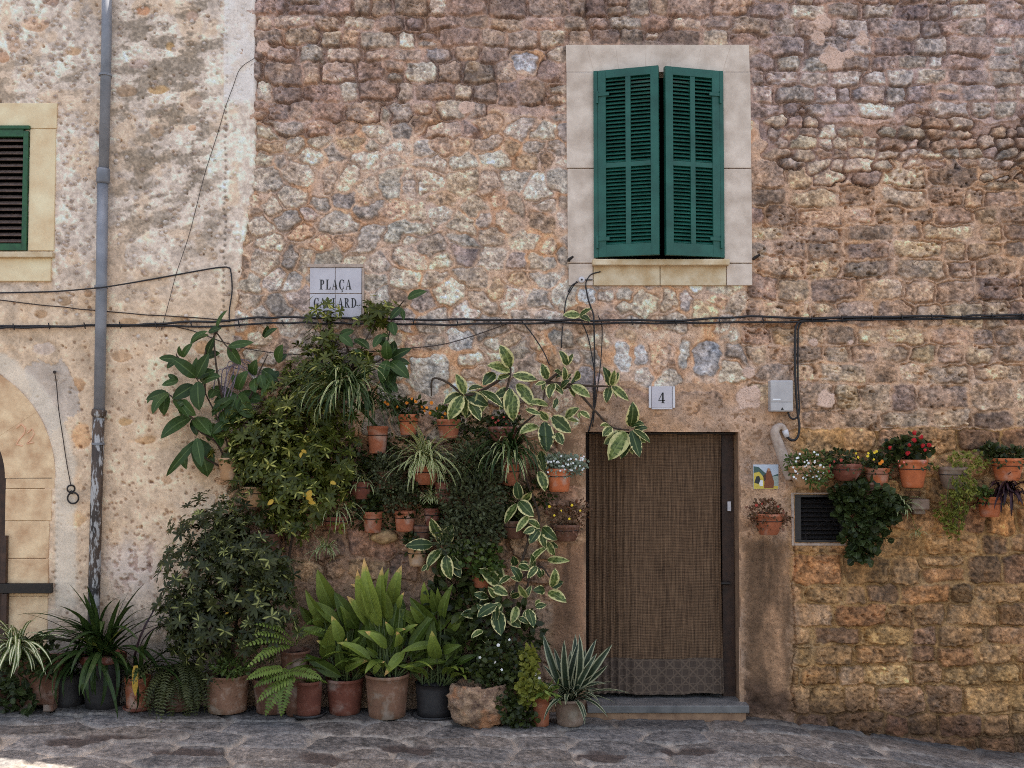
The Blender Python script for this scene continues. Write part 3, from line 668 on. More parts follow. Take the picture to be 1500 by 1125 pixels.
L(nt, mixc(nt, mathn(nt, 'MULTIPLY', kk, ramp(nt, nn, .3, .7, .35, .8)), A(66, 52, 42), A(104, 86, 70)), b.inputs['Base Color']); b.inputs['Roughness'].default_value = .9
bump(nt, b, kk, .4, .003); M['lace'] = m
cx0 = P(863, 830, -.1)[0]; cx1 = P(1058, 830, -.1)[0]
def cloth(z0, z1, nxn, nz, dy, name, mat):
    V = []; X = np.linspace(0, 1, nxn)
    for j in range(nz):
        z = z0+(z1-z0)*j/(nz-1); tt = (z-.1)/(zT-.1)
        for t in X:
            fold = np.exp(-((t-.13)/.14)**2)*.016*math.sin(t*118+.9*tt)+.010*math.sin(t*21+1.3*tt)+.005*math.sin(t*53+2)*(1-tt)
            fold += np.exp(-((t-.97)/.03)**2)*.012*math.sin(t*150)
            x = cx0+(cx1-cx0)*t+(.016*(1-tt)**2*(t-.5))*1.0-.012*math.sin(tt*3)*t
            V.append((x, .10+dy-fold, z+.006*math.sin(t*9)*(1-tt)))
    mb = MB(); mb.add(V, [(j*nxn+i, j*nxn+i+1, (j+1)*nxn+i+1, (j+1)*nxn+i) for j in range(nz-1) for i in range(nxn-1)])
    return mb.build(name, mat, cur, True)
cloth(.375, zT-.015, 240, 40, 0, 'cloth', M['jute']); cloth(.115, .378, 240, 12, .002, 'lace_hem', M['lace'])
MB().tube([(xL+.003, .10, zT-.013), (xR-.003, .10, zT-.013)], .009, 8).build('curtain_rod', M['black_metal'], cur)

# ------------------------------------------------------------------ vent with louvres
mb = MB(); vx0 = P(1163, 760, 0)[0]; vx1 = P(1236.5, 760, 0)[0]; vz1 = P(1200, 724, 0)[2]; vz0 = P(1200, 795.5, 0)[2]
t = .022
mb.box(vx0, vx0+t, .012, .10, vz0, vz1); mb.box(vx1-t, vx1, .012, .10, vz0, vz1); mb.box(vx0+t, vx1-t, .012, .10, vz1-t, vz1); mb.box(vx0+t, vx1-t, .012, .10, vz0, vz0+t)
mb.box(vx0+t, vx0+t+.035, .02, .05, vz0+t, vz1-t)
for k in range(9):
    z = vz0+t+.02+k*(vz1-vz0-2*t-.02)/9
    mb.obox(((vx0+vx1)/2+.01, .045, z), ((vx1-vx0)/2-t-.02, 0, 0), (0, .016, .012), (0, -.0015, .002))
mb.tube([P(1181, 793, -.012), P(1180, 782, -.012), P(1186, 780, -.012)], .003, 5); mb.tube([P(1194, 775, -.012), P(1204, 766, -.012), P(1218, 762, -.012), P(1226, 768, -.012)], .002, 5)
M['vent'] = plain_mat('dark_vent_metal', (.022, .02, .02), (.035, .028, .026), 40, .45, .2, .5, .2)
mb.build('vent_grille', M['vent'], house)
mb = MB(); mb.box(vx0-.02, vx0-.001, -.010, .08, vz0-.018, vz1+.012); mb.box(vx0-.001, vx1+.01, -.010, .08, vz0-.018, vz0-.001); mb.box(vx0-.001, vx1+.01, -.007, .08, vz1+.001, vz1+.012)
mb.build('vent_surround', M['cement'], house, bevel=.003)

# ------------------------------------------------------------------ plastered house: window, arch, door
mb = MB()
wbox(mb, -104, 151, 83, 188, -.1, .030); wbox(mb, 42.5, 189.2, 80, 367, -.1, .031); wbox(mb, -104, 189.2, -64.5, 367, -.1, .031); 
mb.build('window_surround', M['yellow_stone'], left_house, bevel=.003)
mb = MB(); wbox(mb, -96, 377.5, 74, 412, -.1, .034); mb.build('window_apron', M['yellow_stone'], left_house, bevel=.006)
mb = MB(); wbox(mb, -98, 368.5, 76, 376.5, -.1, .075); mb.build('window_sill', M['sill_stone'], left_house, bevel=.005)
z0 = P(0, 367, .03)[2]; z1 = P(0, 190, .03)[2]
for xa, xb_, lb in ((-10.5, 42, 'right leaf of the weathered green shutters'), (-64, -11.5, None)):
    a = P(xa, 280, .02)[0]; c = P(xb_, 280, .02)[0]; mb = MB(); s_ = .036
    mb.box(a, a+s_, -.045, -.01, z0, z1); mb.box(c-s_, c, -.045, -.01, z0, z1-.012); mb.box(a+s_, c-s_, -.045, -.01, z0, z0+.05); mb.box(a+s_, c-s_, -.045, -.01, z1-.055, z1)
    mb.box(a-.004, c+.010, -.055, -.005, z1+.001, z1+.026)
    o = mb.build('shutter', M['green_old'], left_house, bevel=.002, label=lb)
    mb = MB(); n = 17
    for k in range(n):
        z = z0+.05+(k+.5)*(z1-z0-.105)/n
        mb.obox(((a+c)/2, -.028, z), ((c-a)/2-s_, 0, 0), (0, -.017, -.013), (0, .002, -.0025))
    sl_ = mb.build('louvres', M['brown_slat'], None); sl_.parent = o; sl_.data.transform(Matrix.Translation(-wloc(o)))
# stone arch: voussoir ring and jamb blocks
M['arch'] = plain_mat('arch_sandstone', A(222, 188, 150), A(178, 142, 108), 7, .88, 0, .2, .7, .008, 9)
mb = MB(); acx, acz = P(-96, 700, 0)[0], P(-96, 700, 0)[2]; ri, ro = .53, .885
arcs = np.radians([0.25, 33, 66, 88, 114, 147, 179.75])
for k in range(6):
    a0, a1 = arcs[k]+.004, arcs[k+1]-.004; n = 10
    poly = [(acx+ro*math.cos(a), acz+ro*math.sin(a)) for a in np.linspace(a0, a1, n)]+[(acx+ri*math.cos(a), acz+ri*math.sin(a)) for a in np.linspace(a1, a0, n)]
    mb.prism(poly, -.022-.0015*(k % 2), .3)
zz = [acz-.003]+[P(40, y, 0)[2] for y in (716, 763, 818, 873)]+[-.1]
for sgn in (1, -1):
    for k in range(5):
        x0, x1 = sorted((acx+sgn*ri, acx+sgn*(ro-.018*(k > 0)-.015*(k > 1))))
        mb.box(x0, x1, -.021-.002*(k % 2), .3, zz[k+1]+.003, zz[k]-.0)
mb.build('stone_arch', M['arch'], left_house, bevel=.005)
mb = MB(); q = [(acx+.53*math.cos(a), acz+.53*math.sin(a)) for a in np.linspace(0, math.pi, 24)]
mb.prism([(acx+.53, .0)]+q+[(acx-.53, .0)], .10, .16); 
ld = mb.build('door', M['wood'], left_house)
MB().box(acx+.30, acx+.34, .05, .10, 1.0, 1.12).build('handle', M['black_metal'], ld)
# graffiti scrawl in faded red on the arch
M['red_scrawl'] = plain_mat('faded_red_paint', A(218, 166, 134), A(212, 170, 136), 30, .9)
mb = MB()
for pts in ([(24, 627), (31, 621), (37, 627), (35, 636), (27, 645), (24, 651), (33, 653)], [(40, 634), (47, 628), (50, 636), (44, 645), (39, 650), (49, 648)]):
    mb.tube([P(x, y, .025) for x, y in pts], .0045, 5)
mb.build('scrawl', M['red_scrawl'], left_house)

# ------------------------------------------------------------------ wall fittings: things of their own
def curve_pts(pts, n=6):
    """Catmull-Rom through points"""
    p = np.asarray(pts, float); q = np.vstack([2*p[0]-p[1], p, 2*p[-1]-p[-2]]); out = []
    for i in range(1, len(q)-2):
        for k in range(n):
            t = k/n; a, b, c, d = q[i-1], q[i], q[i+1], q[i+2]
            out.append(.5*((2*b)+(c-a)*t+(2*a-5*b+4*c-d)*t*t+(3*b-a-3*c+d)*t**3))
    out.append(p[-1]); return np.array(out)
def pxc(pts, d=.02, n=6): return curve_pts([P(*(q if len(q) == 3 else (*q, d))) for q in pts], n)
# downpipe
dp = thing('downpipe', 'grey rainwater downpipe ending in a rusty peeling iron pipe', 'drainpipe', P(140, 960, .06))
mb = MB(); 
pp = [P(157, -60, .07), P(156, 60, .07), P(152, 250, .07)]; mb.tube(pp, .037, 18)
mb.tube([P(150.5, 262, .07), P(148.5, 430, .07), P(145.5, 604, .07)], .040, 18)
mb.build('upper_pipe', M['pipe'], dp, True)
mb = MB(); mb.tube([P(151.7, 247, .07), P(151.5, 250, .07), P(150.8, 266, .07), P(150.7, 269, .07)], [.044, .048, .048, .044], 18); mb.tube([P(147, 268, .07), P(150.7, 272, .07)], .03, 8); mb.build('collar', M['pipe'], dp, True)
m, nt, b = newmat('peeling_iron'); co = objco(nt)
mp = nd(nt, 'ShaderNodeMapping'); L(nt, co, mp.inputs[0]); mp.inputs['Scale'].default_value = (1, 1, .32)
n1 = noise(nt, 26, 5, .65, mp.outputs[0]); n2 = noise(nt, 9, 3, .6, mp.outputs[0])
c1 = mixc(nt, ramp(nt, n2, .35, .6), (.02, .016, .014), (.09, .055, .035)); c2 = mixc(nt, ramp(nt, n1, .50, .56), c1, A(150, 146, 142))
L(nt, c2, b.inputs['Base Color']); b.inputs['Roughness'].default_value = .7; bump(nt, b, n1, .6, .004); M['peel'] = m
mb = MB(); mb.tube([P(146, 600, .07), P(145.5, 603, .07), P(145, 608, .07), P(144.5, 611, .07)], [.05, .054, .054, .047], 18)
mb.tube([P(144.5, 610, .07), P(141, 740, .075), P(137.5, 880, .08), P(136, 1030, .08)], .042, 18); mb.build('lower_pipe', M['peel'], dp, True)
for y in (110, 420, 650):
    mb = MB(); c = P(np.interp(y, [0, 250, 604, 1000], [157, 151, 145, 136]), y, .07); mb.lathe(c, [(.0445, -.008), (.047, -.008), (.047, .008), (.0445, .008)], 18); mb.box(c[0]-.03, c[0]+.03, c[1]+.04, -.0, c[2]-.007, c[2]+.007); mb.build('bracket', M['pipe'], dp)

# street name sign made of four tiles
sg = thing('street_name_sign', 'grey tile street sign lettered PLAÇA GALLARD on the stone wall', 'street sign', P(491, 465, .0))
def glyph(ch):
    R = lambda x0, y0, x1, y1: [(x0, y0), (x1, y0), (x1, y1), (x0, y1)]
    def ring(cx, cy, ro, so, ri, si, a0, a1, n=14):
        a = np.radians(np.linspace(a0, a1, n)); o = [(cx+ro*math.cos(t), cy+so*math.sin(t)) for t in a]; i = [(cx+ri*math.cos(t), cy+si*math.sin(t)) for t in a]
        return [[o[k], o[k+1], i[k+1], i[k]] for k in range(n-1)]
    S = .05
    if ch in 'PR':
        g = [R(.1, S, .27, 1-S), R(0, 0, .38, S), R(0, 1-S, .3, 1)]+ring(.27, .74, .30, .26, .13, .21, -90, 90)
        if ch == 'R': g += [[(.27, .50), (.40, .50), (.66, .06), (.48, .06)], R(.48, 0, .74, .06)]
        return g, .62 if ch == 'P' else .76
    if ch == 'L': return [R(.1, S, .27, 1-S), R(0, 0, .58, S), R(0, 1-S, .38, 1), [(.58, 0), (.58, .26), (.54, .26), (.46, .05), (.46, 0)]], .62
    if ch == 'A': return [[(.06, S), (.11, S), (.36, 1), (.31, .93)], [(.46, S), (.65, S), (.41, 1), (.31, 1)], R(.17, .30, .52, .35), R(0, 0, .19, S), R(.40, 0, .72, S)], .72
    if ch in 'CÇG':
        g = ring(.36, .5, .36, .52, .18, .47, 48, 312)+[[(.55, .70), (.62, .66), (.62, .98), (.57, .98)]]
        if ch == 'G': g += [R(.44, .02, .60, .40), R(.36, .38, .68, .43)]
        else: g += [[(.54, .30), (.62, .30), (.58, .12), (.54, .06)]]
        if ch == 'Ç': g += [R(.33, -.12, .39, -.01)]+ring(.35, -.17, .13, .11, .05, .06, -120, 80, 8)
        return g, .68
    if ch == 'D': return [R(.1, S, .27, 1-S), R(0, 0, .32, S), R(0, 1-S, .32, 1)]+ring(.28, .5, .42, .5, .23, .45, -90, 90), .74
    if ch == '4': return [R(.34, S, .50, 1), [(.0, .27), (.06, .27), (.40, .93), (.36, 1)], R(0, .22, .62, .29), R(.24, 0, .60, S)], .62
def lettering(mb, text, x0, x1, yb, yt, d):
    """text filling photo x0..x1, baseline yb, top yt at depth d"""
    gs = [glyph(c) for c in text]; gap_ = .13; tot = sum(w for _, w in gs)+gap_*(len(gs)-1)
    a = P(x0, yb, d); b = P(x1, yt, d); sx = (b[0]-a[0])/tot; sz = b[2]-a[2]; cx = 0
    for g_, w in gs:
        for q in g_: mb.prism([(a[0]+(cx+x)*sx, a[2]+z*sz) for x, z in q][::1], -d, -d+.0035)
        cx += w+gap_
d = .016
for (a, b_) in ((454, 490.6), (491.4, 529.5)):
    for (c, e_) in ((392, 429.6), (430.6, 466)):
        mb = MB(); wbox(mb, a, c, b_, e_, -.005, d); mb.build('tile', M['sign_tile'], sg, bevel=.0015)
for wd in (('PLAÇA', 468, 515, 424, 409.5), ('GALLARD', 459.5, 522.5, 450.5, 436.5)):
    mb = MB(); lettering(mb, *wd, d+.0015); mb.build('lettering', M['ink'], sg)
mb = MB(); wbox(mb, 450, 386.5, 532, 391.4, -.01, .024); wbox(mb, 530.3, 392, 533.4, 467, -.01, .020); mb.build('sign_border', M['cement'], sg, bevel=.003)
# house number
hn = thing('house_number_sign', 'white ceramic tile with a black number 4 above the doorway', 'house number', P(969, 598, .0))
mb = MB(); wbox(mb, 954.5, 566, 985, 597.5, -.004, .016); mb.build('tile', M['sign_tile'], hn, bevel=.002)
mb = MB(); wbox(mb, 950.5, 566, 954, 597.5, -.004, .022); wbox(mb, 985.5, 566, 989, 597.5, -.004, .022); wbox(mb, 954.5, 597.9, 985, 599.6, -.004, .018); mb.build('holder', M['white'], hn, bevel=.002)
mb = MB(); lettering(mb, '4', 964.5, 974, 590.5, 575, .0175); mb.build('number', M['ink'], hn)
# painted tile
pt = thing('painted_tile', 'small painted tile of a brown robed figure beside the doorway', 'ceramic tile', P(1122, 717, .0))
mb = MB(); wbox(mb, 1103.5, 680.5, 1140.5, 716.5, -.004, .012); mb.build('tile', plain_mat('tile_glaze_sky', A(176, 182, 190), A(160, 170, 180), 20, .25), pt, bevel=.0015)
def patch(col_, pts, d, nm):
    mb = MB(); wprism(mb, pts, d-.0012, d); return mb.build('painting', plain_mat(nm, A(*col_), None, 60, .3), pt)
patch((58, 84, 78), [(1104, 683), (1111, 684), (1120, 692), (1132, 697), (1140, 694), (1140, 704), (1104, 702)], .0135, 'glaze_hills')
patch((196, 172, 70), [(1104, 693), (1112, 691), (1117, 697), (1122, 704), (1140, 706), (1140, 716), (1104, 716)], .0147, 'glaze_field')
patch((150, 160, 150), [(1124, 699), (1140, 697), (1140, 712), (1126, 711)], .0153, 'glaze_mist')
patch((122, 66, 38), [(1119, 715), (1120, 703), (1122, 695), (1123.5, 689), (1126.5, 687), (1129, 690), (1131, 697), (1134, 706), (1133, 715)], .0160, 'glaze_robe')
patch((168, 120, 88), [(1124, 686.5), (1126.5, 685.5), (1128.5, 687.5), (1127.5, 690.5), (1124.7, 690.3)], .0170, 'glaze_face')
patch((70, 44, 34), [(1118, 697), (1121.5, 694), (1122, 703), (1119, 705)], .0167, 'glaze_sleeve')
patch((34, 40, 42), [(1105, 707), (1108, 698), (1112, 697), (1115, 705), (1111, 709)], .0156, 'glaze_dark_bush')
patch((226, 224, 216), [(1112, 708), (1114, 703), (1117.5, 704), (1117.5, 712), (1113, 712)], .0162, 'glaze_white')
# electric meter box
eb = thing('meter_box', 'grey plastic electric meter box right of the doorway', 'electric box', P(1145, 603, .0))
mb = MB(); wbox(mb, 1128.5, 557, 1162, 603, -.004, .075); mb.build('body', M['grey_box'], eb, bevel=.008)
mb = MB(); wbox(mb, 1129.5, 559, 1161, 588.6, .0755, .080); wbox(mb, 1129.5, 589.6, 1161, 601.5, .0755, .079); cv = mb.build('cover', M['grey_box'], eb, bevel=.003)
mb = MB(); wbox(mb, 1132.5, 584.2, 1143.5, 585.8, .080, .0812); mb.build('label_strip', plain_mat('white_strip', A(226, 224, 220), None, 20, .4), eb)
mb = MB(); wprism(mb, [(1146, 596.5), (1148.3, 600.5), (1143.7, 600.5)], .0792, .0803); mb.build('warning_mark', M['ink'], eb)
# conduit elbow
cd = thing('cable_conduit', 'pale curved conduit elbow with white cable end below the meter box', 'conduit', P(1140, 650, 0))
mb = MB(); mb.tube(pxc([(1160, 700, .0), (1150, 678, .008), (1140, 650, .02), (1135, 634, .03), (1139, 626, .035), (1146, 625, .035), (1150, 631, .035)], n=8), [*np.linspace(.05, .024, 40), *[.021]*9], 12)
mb.build('conduit', M['cement'], cd, True)
mb = MB(); mb.tube([P(1149.5, 630, .035), P(1153, 640, .035)], [.024, .02], 12); mb.build('cable_end', M['white'], cd, True)

# cables
def cable(label, paths, r=.006, mat='cable', name='cable', cat='cable', group=None, sides=6):
    mb = MB()
    for p in paths:
        rr = r
        if isinstance(p, tuple): p, rr = p
        mb.tube(p, rr, sides)
    return tag(mb.build(name, M[mat], None, True), label, cat, group)
W8 = np.random.default_rng(77)
def wav(pts, amp=.6, step=22):
    """photo polyline resampled with small sags"""
    if any(len(q) == 3 for q in pts): pts = [q if len(q) == 3 else (*q, .025) for q in pts]
    pts = np.array(pts, float); out = []
    for a, b in zip(pts[:-1], pts[1:]):
        n = max(1, int(np.hypot(*(b-a)[:2])/step))
        for k in range(n): out.append(a+(b-a)*k/n+np.array([0, W8.normal(0, amp)]+[0]*(len(a)-2)))
    out.append(pts[-1]); return [tuple(q) for q in out]
cable('upper strand of the black cable pair running along the wall', [pxc(wav([(-60, 482), (150, 477), (336, 470), (375, 465), (640, 468), (1000, 470), (1100, 463), (1180, 466), (1560, 460)]), .045, 3)], .0085)
lower = cable('lower strand of the black cable pair running along the wall', [pxc(wav([(-60, 478), (150, 477), (330, 478), (400, 473), (640, 475), (1000, 473), (1100, 472), (1180, 471), (1560, 463)]), .038, 3), (pxc(wav([(1175, 468), (1300, 466), (1560, 468)], 1.0), .03, 3), .007)], .0075)
for x in list(range(20, 330, 52))+list(range(350, 1150, 64))+list(range(1190, 1500, 44)):
    y = np.interp(x, [0, 336, 640, 1000, 1180, 1500], [479, 474, 471.5, 471.5, 468, 462.5]); mb = MB(); mb.tube([P(x, y, .0), P(x-.5, y-2, .05), P(x-1, y-4.5, .056), P(x, y, .058), P(x+1, y+4.5, .05)], .0045, 5); mb.build('clip', M['cable'], lower)
cable('thin black cable rising to a bend beside the house joint', [pxc([(-60, 431), (0, 429), (80, 427), (140, 422, .125), (157, 420, .125), (200, 413, .03), (300, 395), (325, 391.5), (334, 392), (338, 397), (340, 425), (336, 455), (336, 472)], .03, 5)], .0055)
cable('thin brown wire sloping across the plastered wall behind the pipe', [pxc(wav([(-60, 436), (0, 440), (140, 455, .025), (240, 463), (332, 469)], .3), .025, 3)], .004, 'wire')
cable('slack brown wire looping low behind the rubber plant', [pxc([(232, 474), (280, 484), (330, 502), (380, 514), (440, 519), (540, 515), (600, 510), (660, 502), (742, 475)], .03, 5)], .0035, 'wire')
cable('hair thin vertical wire crossing the plastered wall', [pxc(wav([(374, 86), (352, 100), (330, 158), (300, 255), (278, 340), (258, 402), (240, 470), (236, 484)], .8, 30), .028, 4)], .0022, 'wire')
cable('thick black cable dropping to the meter box', [pxc([(1250, 465), (1200, 466), (1176, 469), (1167, 476), (1165, 490), (1165, 550), (1168, 600), (1171, 625), (1168, 641), (1160, 645), (1153, 640)], .035, 6), (pxc([(1240, 470), (1185, 470), (1171, 477), (1169, 500), (1169, 560), (1171, 602), (1165, 613), (1158, 612), (1154, 604)], .03, 6), .007)], .0095)
cable('black wires dropping from the insulator to the door top', [pxc([(858, 420), (862, 440), (869, 460), (870, 475, .05), (871, 530), (870, 580), (868, 610), (862, 633)], .03, 6), (pxc([(852, 470, .05), (860, 490), (866, 515), (872, 560), (870, 605)], .025, 6), .0045), (pxc([(876, 462, .05), (882, 480), (880, 530), (875, 570), (868, 625)], .022, 6), .004)], .006)
cable('short wires from the window corner to the white insulator', [pxc([(845, 412), (836, 425), (829, 440), (826, 465)], .03, 5), pxc([(847, 413), (838, 418), (832, 428)], .036, 5), pxc([(880, 398), (866, 402), (859, 412), (858, 421)], .03, 5), pxc([(854, 410), (868, 410)], .03, 4), pxc([(824, 478), (822, 510)], .03, 4)], .0045)
cable('thin wire slanting from the cables to the variegated plant', [pxc([(764, 470), (780, 490), (796, 515), (805, 535)], .035, 5)], .0045)
mb = MB(); c = P(852, 410, .03); mb.tube([(c[0], 0, c[2]), (c[0], -.028, c[2])], .008, 8); mb.tube([(c[0], -.022, c[2]), (c[0], -.026, c[2]), (c[0], -.040, c[2]), (c[0], -.044, c[2])], [.018, .024, .024, .016], 14)
ins = mb.build('cable_insulator', M['white'], None, True); tag(ins, 'round white insulator knob at the lower left window corner', 'insulator')
MB().tube([(c[0], -.044, c[2]), (c[0], -.050, c[2])], .007, 10).build('screw', M['black_metal'], None).parent = ins
for x, y, lb in ((833, 382, 'black stub sticking out left of the window sill'), (1104, 379, 'black stub sticking out right of the window sill')):
    mb = MB(); p = P(x, y, 0); mb.tube([p+np.array((0, .02, 0)), p+np.array((.0, -.06, .0)), p+np.array((.03, -.075, .02))], [.012, .012, .008], 8); tag(mb.build('iron_stub', M['black_metal'], None), lb, 'iron stub')
# tethering ring with its wire
tr = thing('tethering_ring', 'black iron ring hanging on a wire from a nail in the wall', 'iron ring', P(107, 720, 0))
def torus(mb, c, R, r, ax=(1, 0, 0), ay=(0, 0, 1), n=22, s=8, closed=True):
    c = np.asarray(c, float); ax = np.asarray(ax, float); ay = np.asarray(ay, float); nz_ = np.cross(ax, ay); V = []; F = []
    for i in range(n):
        t = 2*math.pi*i/n; u = ax*math.cos(t)+ay*math.sin(t)
        for k in range(s):
            q = 2*math.pi*k/s; V.append(c+u*(R+r*math.cos(q))+nz_*r*math.sin(q))
    for i in range(n):
        for k in range(s): F.append((i*s+k, ((i+1) % n)*s+k, ((i+1) % n)*s+(k+1) % s, i*s+(k+1) % s))
    mb.add(V, F)
mb = MB(); torus(mb, P(107, 729.5, .035), .040, .0065); mb.build('ring', M['black_metal'], tr, True)
mb = MB(); torus(mb, P(104, 716, .03), .026, .006, (.85, .5, 0)); mb.tube([P(104, 720, .03), P(106.5, 722, .035)], .012, 8); mb.tube([P(106, 720, .0), P(106, 720, .035)], .007, 8); mb.build('staple', M['black_metal'], tr, True)
mb = MB(); mb.tube(pxc([(80, 545), (83, 565), (86, 600), (92, 640), (98, 680), (104, 712)], .028, 4), .0035, 5); mb.tube([P(80, 545, 0), P(80, 545, .05)], .012, 8); mb.build('wire', M['wire'], tr)
# bar across the arched doorway
br = thing('doorway_barrier', 'dark wooden bar and upright post across the arched doorway', 'barrier', P(0, 1010, .1))
mb = MB(); wbox(mb, -200, 855, 74.5, 869.5, .03, .075); mb.build('rail', M['black_metal'], br, bevel=.004)
mb = MB(); wbox(mb, 0.5, 870, 8.5, 1010, .03, .07); wbox(mb, 0.5, 785, 8.5, 854.6, .03, .07); mb.build('post', M['wood'], br, bevel=.003)

# ------------------------------------------------------------------ pots, leaves, plants
LK = .74
def leaf_mat(name, dark, light, var=None, mode=None, rib=None, rough=.42, trans=.22, dry=None, veins=0):
    dark, light = np.asarray(dark)*LK, np.asarray(light)*LK; m, nt, b = newmat(name); at = nd(nt, 'ShaderNodeAttribute', attribute_name='lf')
    sp = nd(nt, 'ShaderNodeSeparateColor'); L(nt, at.outputs['Color'], sp.inputs[0])
    e, t, r = sp.outputs[0], sp.outputs[1], sp.outputs[2]
    co = objco(nt); n1 = noise(nt, 45, 4, .6, co); n2 = noise(nt, 7, 2, .5, co)
    base = mixc(nt, mathn(nt, 'ADD', mathn(nt, 'MULTIPLY', r, .7), mathn(nt, 'MULTIPLY', n2, .3)), dark, light)
    if rib is not None: base = mixc(nt, ramp(nt, e, .03, .12, .7, 0), base, rib)
    if veins: base = mixc(nt, ramp(nt, mathn(nt, 'SINE', mathn(nt, 'ADD', mathn(nt, 'MULTIPLY', e, veins), mathn(nt, 'MULTIPLY', n1, 2.5))), -1, 1, 0, .45), base, np.asarray(dark)*.9)
    if mode == 'margin':
        f = ramp(nt, mathn(nt, 'ADD', e, mathn(nt, 'ADD', mathn(nt, 'MULTIPLY', mathn(nt, 'SUBTRACT', n1, .5), 1.0), mathn(nt, 'MULTIPLY', mathn(nt, 'SUBTRACT', r, .5), .34))), .68, .80)
        base = mixc(nt, f, base, var)
        f2 = ramp(nt, mathn(nt, 'ADD', mathn(nt, 'MULTIPLY', n1, .9), mathn(nt, 'MULTIPLY', r, .35)), .70, .80, 0, .55); base = mixc(nt, f2, base, np.asarray(light)*1.7+np.asarray(var)*.12)
    elif mode == 'edge':
        base = mixc(nt, ramp(nt, e, .55, .72), base, var)
    elif mode == 'centre':
        base = mixc(nt, ramp(nt, e, .50, .28), base, var)
    elif mode == 'some':
        f = mathn(nt, 'MULTIPLY', ramp(nt, r, .84, .88), ramp(nt, mathn(nt, 'ADD', e, mathn(nt, 'MULTIPLY', n1, .6)), .95, .55)); base = mixc(nt, f, base, var)
    elif mode == 'tip':
        base = mixc(nt, mathn(nt, 'MULTIPLY', ramp(nt, t, .35, .95), mathn(nt, 'MULTIPLY', r, .7)), base, np.asarray(light)*1.55)  # highlights towards the blade tips painted into the leaf colour
        f = ramp(nt, mathn(nt, 'ADD', t, mathn(nt, 'MULTIPLY', n1, .25)), .93, 1.02); base = mixc(nt, mathn(nt, 'MULTIPLY', f, ramp(nt, r, .5, .7)), base, var)
    if dry is not None: base = mixc(nt, ramp(nt, r, .992, .994), base, dry)
    v = nd(nt, 'ShaderNodeVectorMath', operation='SCALE'); L(nt, base, v.inputs[0]); L(nt, ramp(nt, n1, .25, .75, .82, 1.18), v.inputs['Scale'])
    L(nt, v.outputs[0], b.inputs['Base Color']); b.inputs['Roughness'].default_value = rough; b.inputs['Specular IOR Level'].default_value = .22
    bump(nt, b, n1, .12, .002)
    if trans:
        tr_ = nd(nt, 'ShaderNodeBsdfTranslucent'); L(nt, v.outputs[0], tr_.inputs[0]); mx = nd(nt, 'ShaderNodeMixShader'); mx.inputs[0].default_value = trans
        L(nt, b.outputs[0], mx.inputs[1]); L(nt, tr_.outputs[0], mx.inputs[2]); L(nt, mx.outputs[0], nt.nodes['Material Output'].inputs['Surface'])
    return m
CREAM = A(200, 188, 132)
LM = dict(
 rubber=leaf_mat('rubber_leaf', A(34, 50, 22), A(70, 92, 40), rib=A(92, 108, 62), rough=.45, trans=.12),
 ficus=leaf_mat('cream_edged_leaf', A(40, 60, 34), A(84, 98, 44), CREAM, 'margin', rib=A(120, 128, 80), rough=.35, trans=.15),
 scheff=leaf_mat('umbrella_leaf', A(36, 44, 14), A(108, 112, 42), A(176, 168, 90), 'some', rough=.4),
 scheff_dark=leaf_mat('dark_umbrella_leaf', A(24, 30, 14), A(78, 82, 40), A(140, 140, 80), 'some', rough=.4),
 aspid=leaf_mat('broad_lance_leaf', A(56, 74, 24), A(146, 158, 68), A(204, 162, 100), 'tip', rib=A(120, 136, 70), rough=.42, trans=.25, veins=34),
 spider=leaf_mat('striped_leaf', A(78, 98, 44), A(130, 144, 74), A(214, 210, 160), 'edge', trans=.25),
 spider_w=leaf_mat('white_striped_leaf', A(78, 96, 50), A(116, 130, 72), A(206, 204, 170), 'centre', trans=.25),
 strap=leaf_mat('strap_leaf', A(32, 50, 24), A(74, 92, 42), rib=A(80, 98, 56), trans=.2, veins=20),
 strap_edge=leaf_mat('pale_edged_strap_leaf', A(34, 44, 32), A(64, 76, 54), A(150, 148, 118), 'edge', trans=.15),
 fern=leaf_mat('fern_leaf', A(62, 82, 30), A(150, 166, 80), trans=.3),
 small_dark=leaf_mat('small_dark_leaf', A(28, 34, 16), A(72, 80, 36), trans=.15),
 small_grey=leaf_mat('small_grey_leaf', A(44, 48, 28), A(98, 102, 68), trans=.15),
 small_green=leaf_mat('small_green_leaf', A(46, 62, 26), A(104, 118, 52), trans=.25),
 yellow_green=leaf_mat('yellow_green_leaf', A(84, 92, 30), A(164, 160, 72), trans=.3),
 silver=leaf_mat('silver_leaf', A(96, 108, 88), A(166, 174, 148), trans=.15),
 ivy=leaf_mat('ivy_leaf', A(28, 36, 18), A(66, 76, 36), rib=A(90, 100, 66), trans=.15),
 purple=leaf_mat('purple_leaf', A(34, 20, 26), A(66, 42, 46), trans=.1),
 pinkish=leaf_mat('reddish_small_leaf', A(70, 60, 34), A(136, 90, 66), trans=.2),
 dry=leaf_mat('dry_yellow_leaf', A(196, 150, 50), A(214, 176, 70), trans=.25))
M['stem'] = plain_mat('brown_stem', A(74, 58, 44), A(50, 40, 32), 40, .8)
M['stem_green'] = plain_mat('green_stem', A(78, 88, 44), A(60, 66, 36), 40, .7)
M['grey_vine'] = plain_mat('grey_purple_vine', A(128, 114, 122), A(92, 80, 86), 40, .8)
M['soil'] = plain_mat('potting_soil', (.035, .025, .018), (.018, .013, .01), 60, .95, 0, .1, .8, .01)
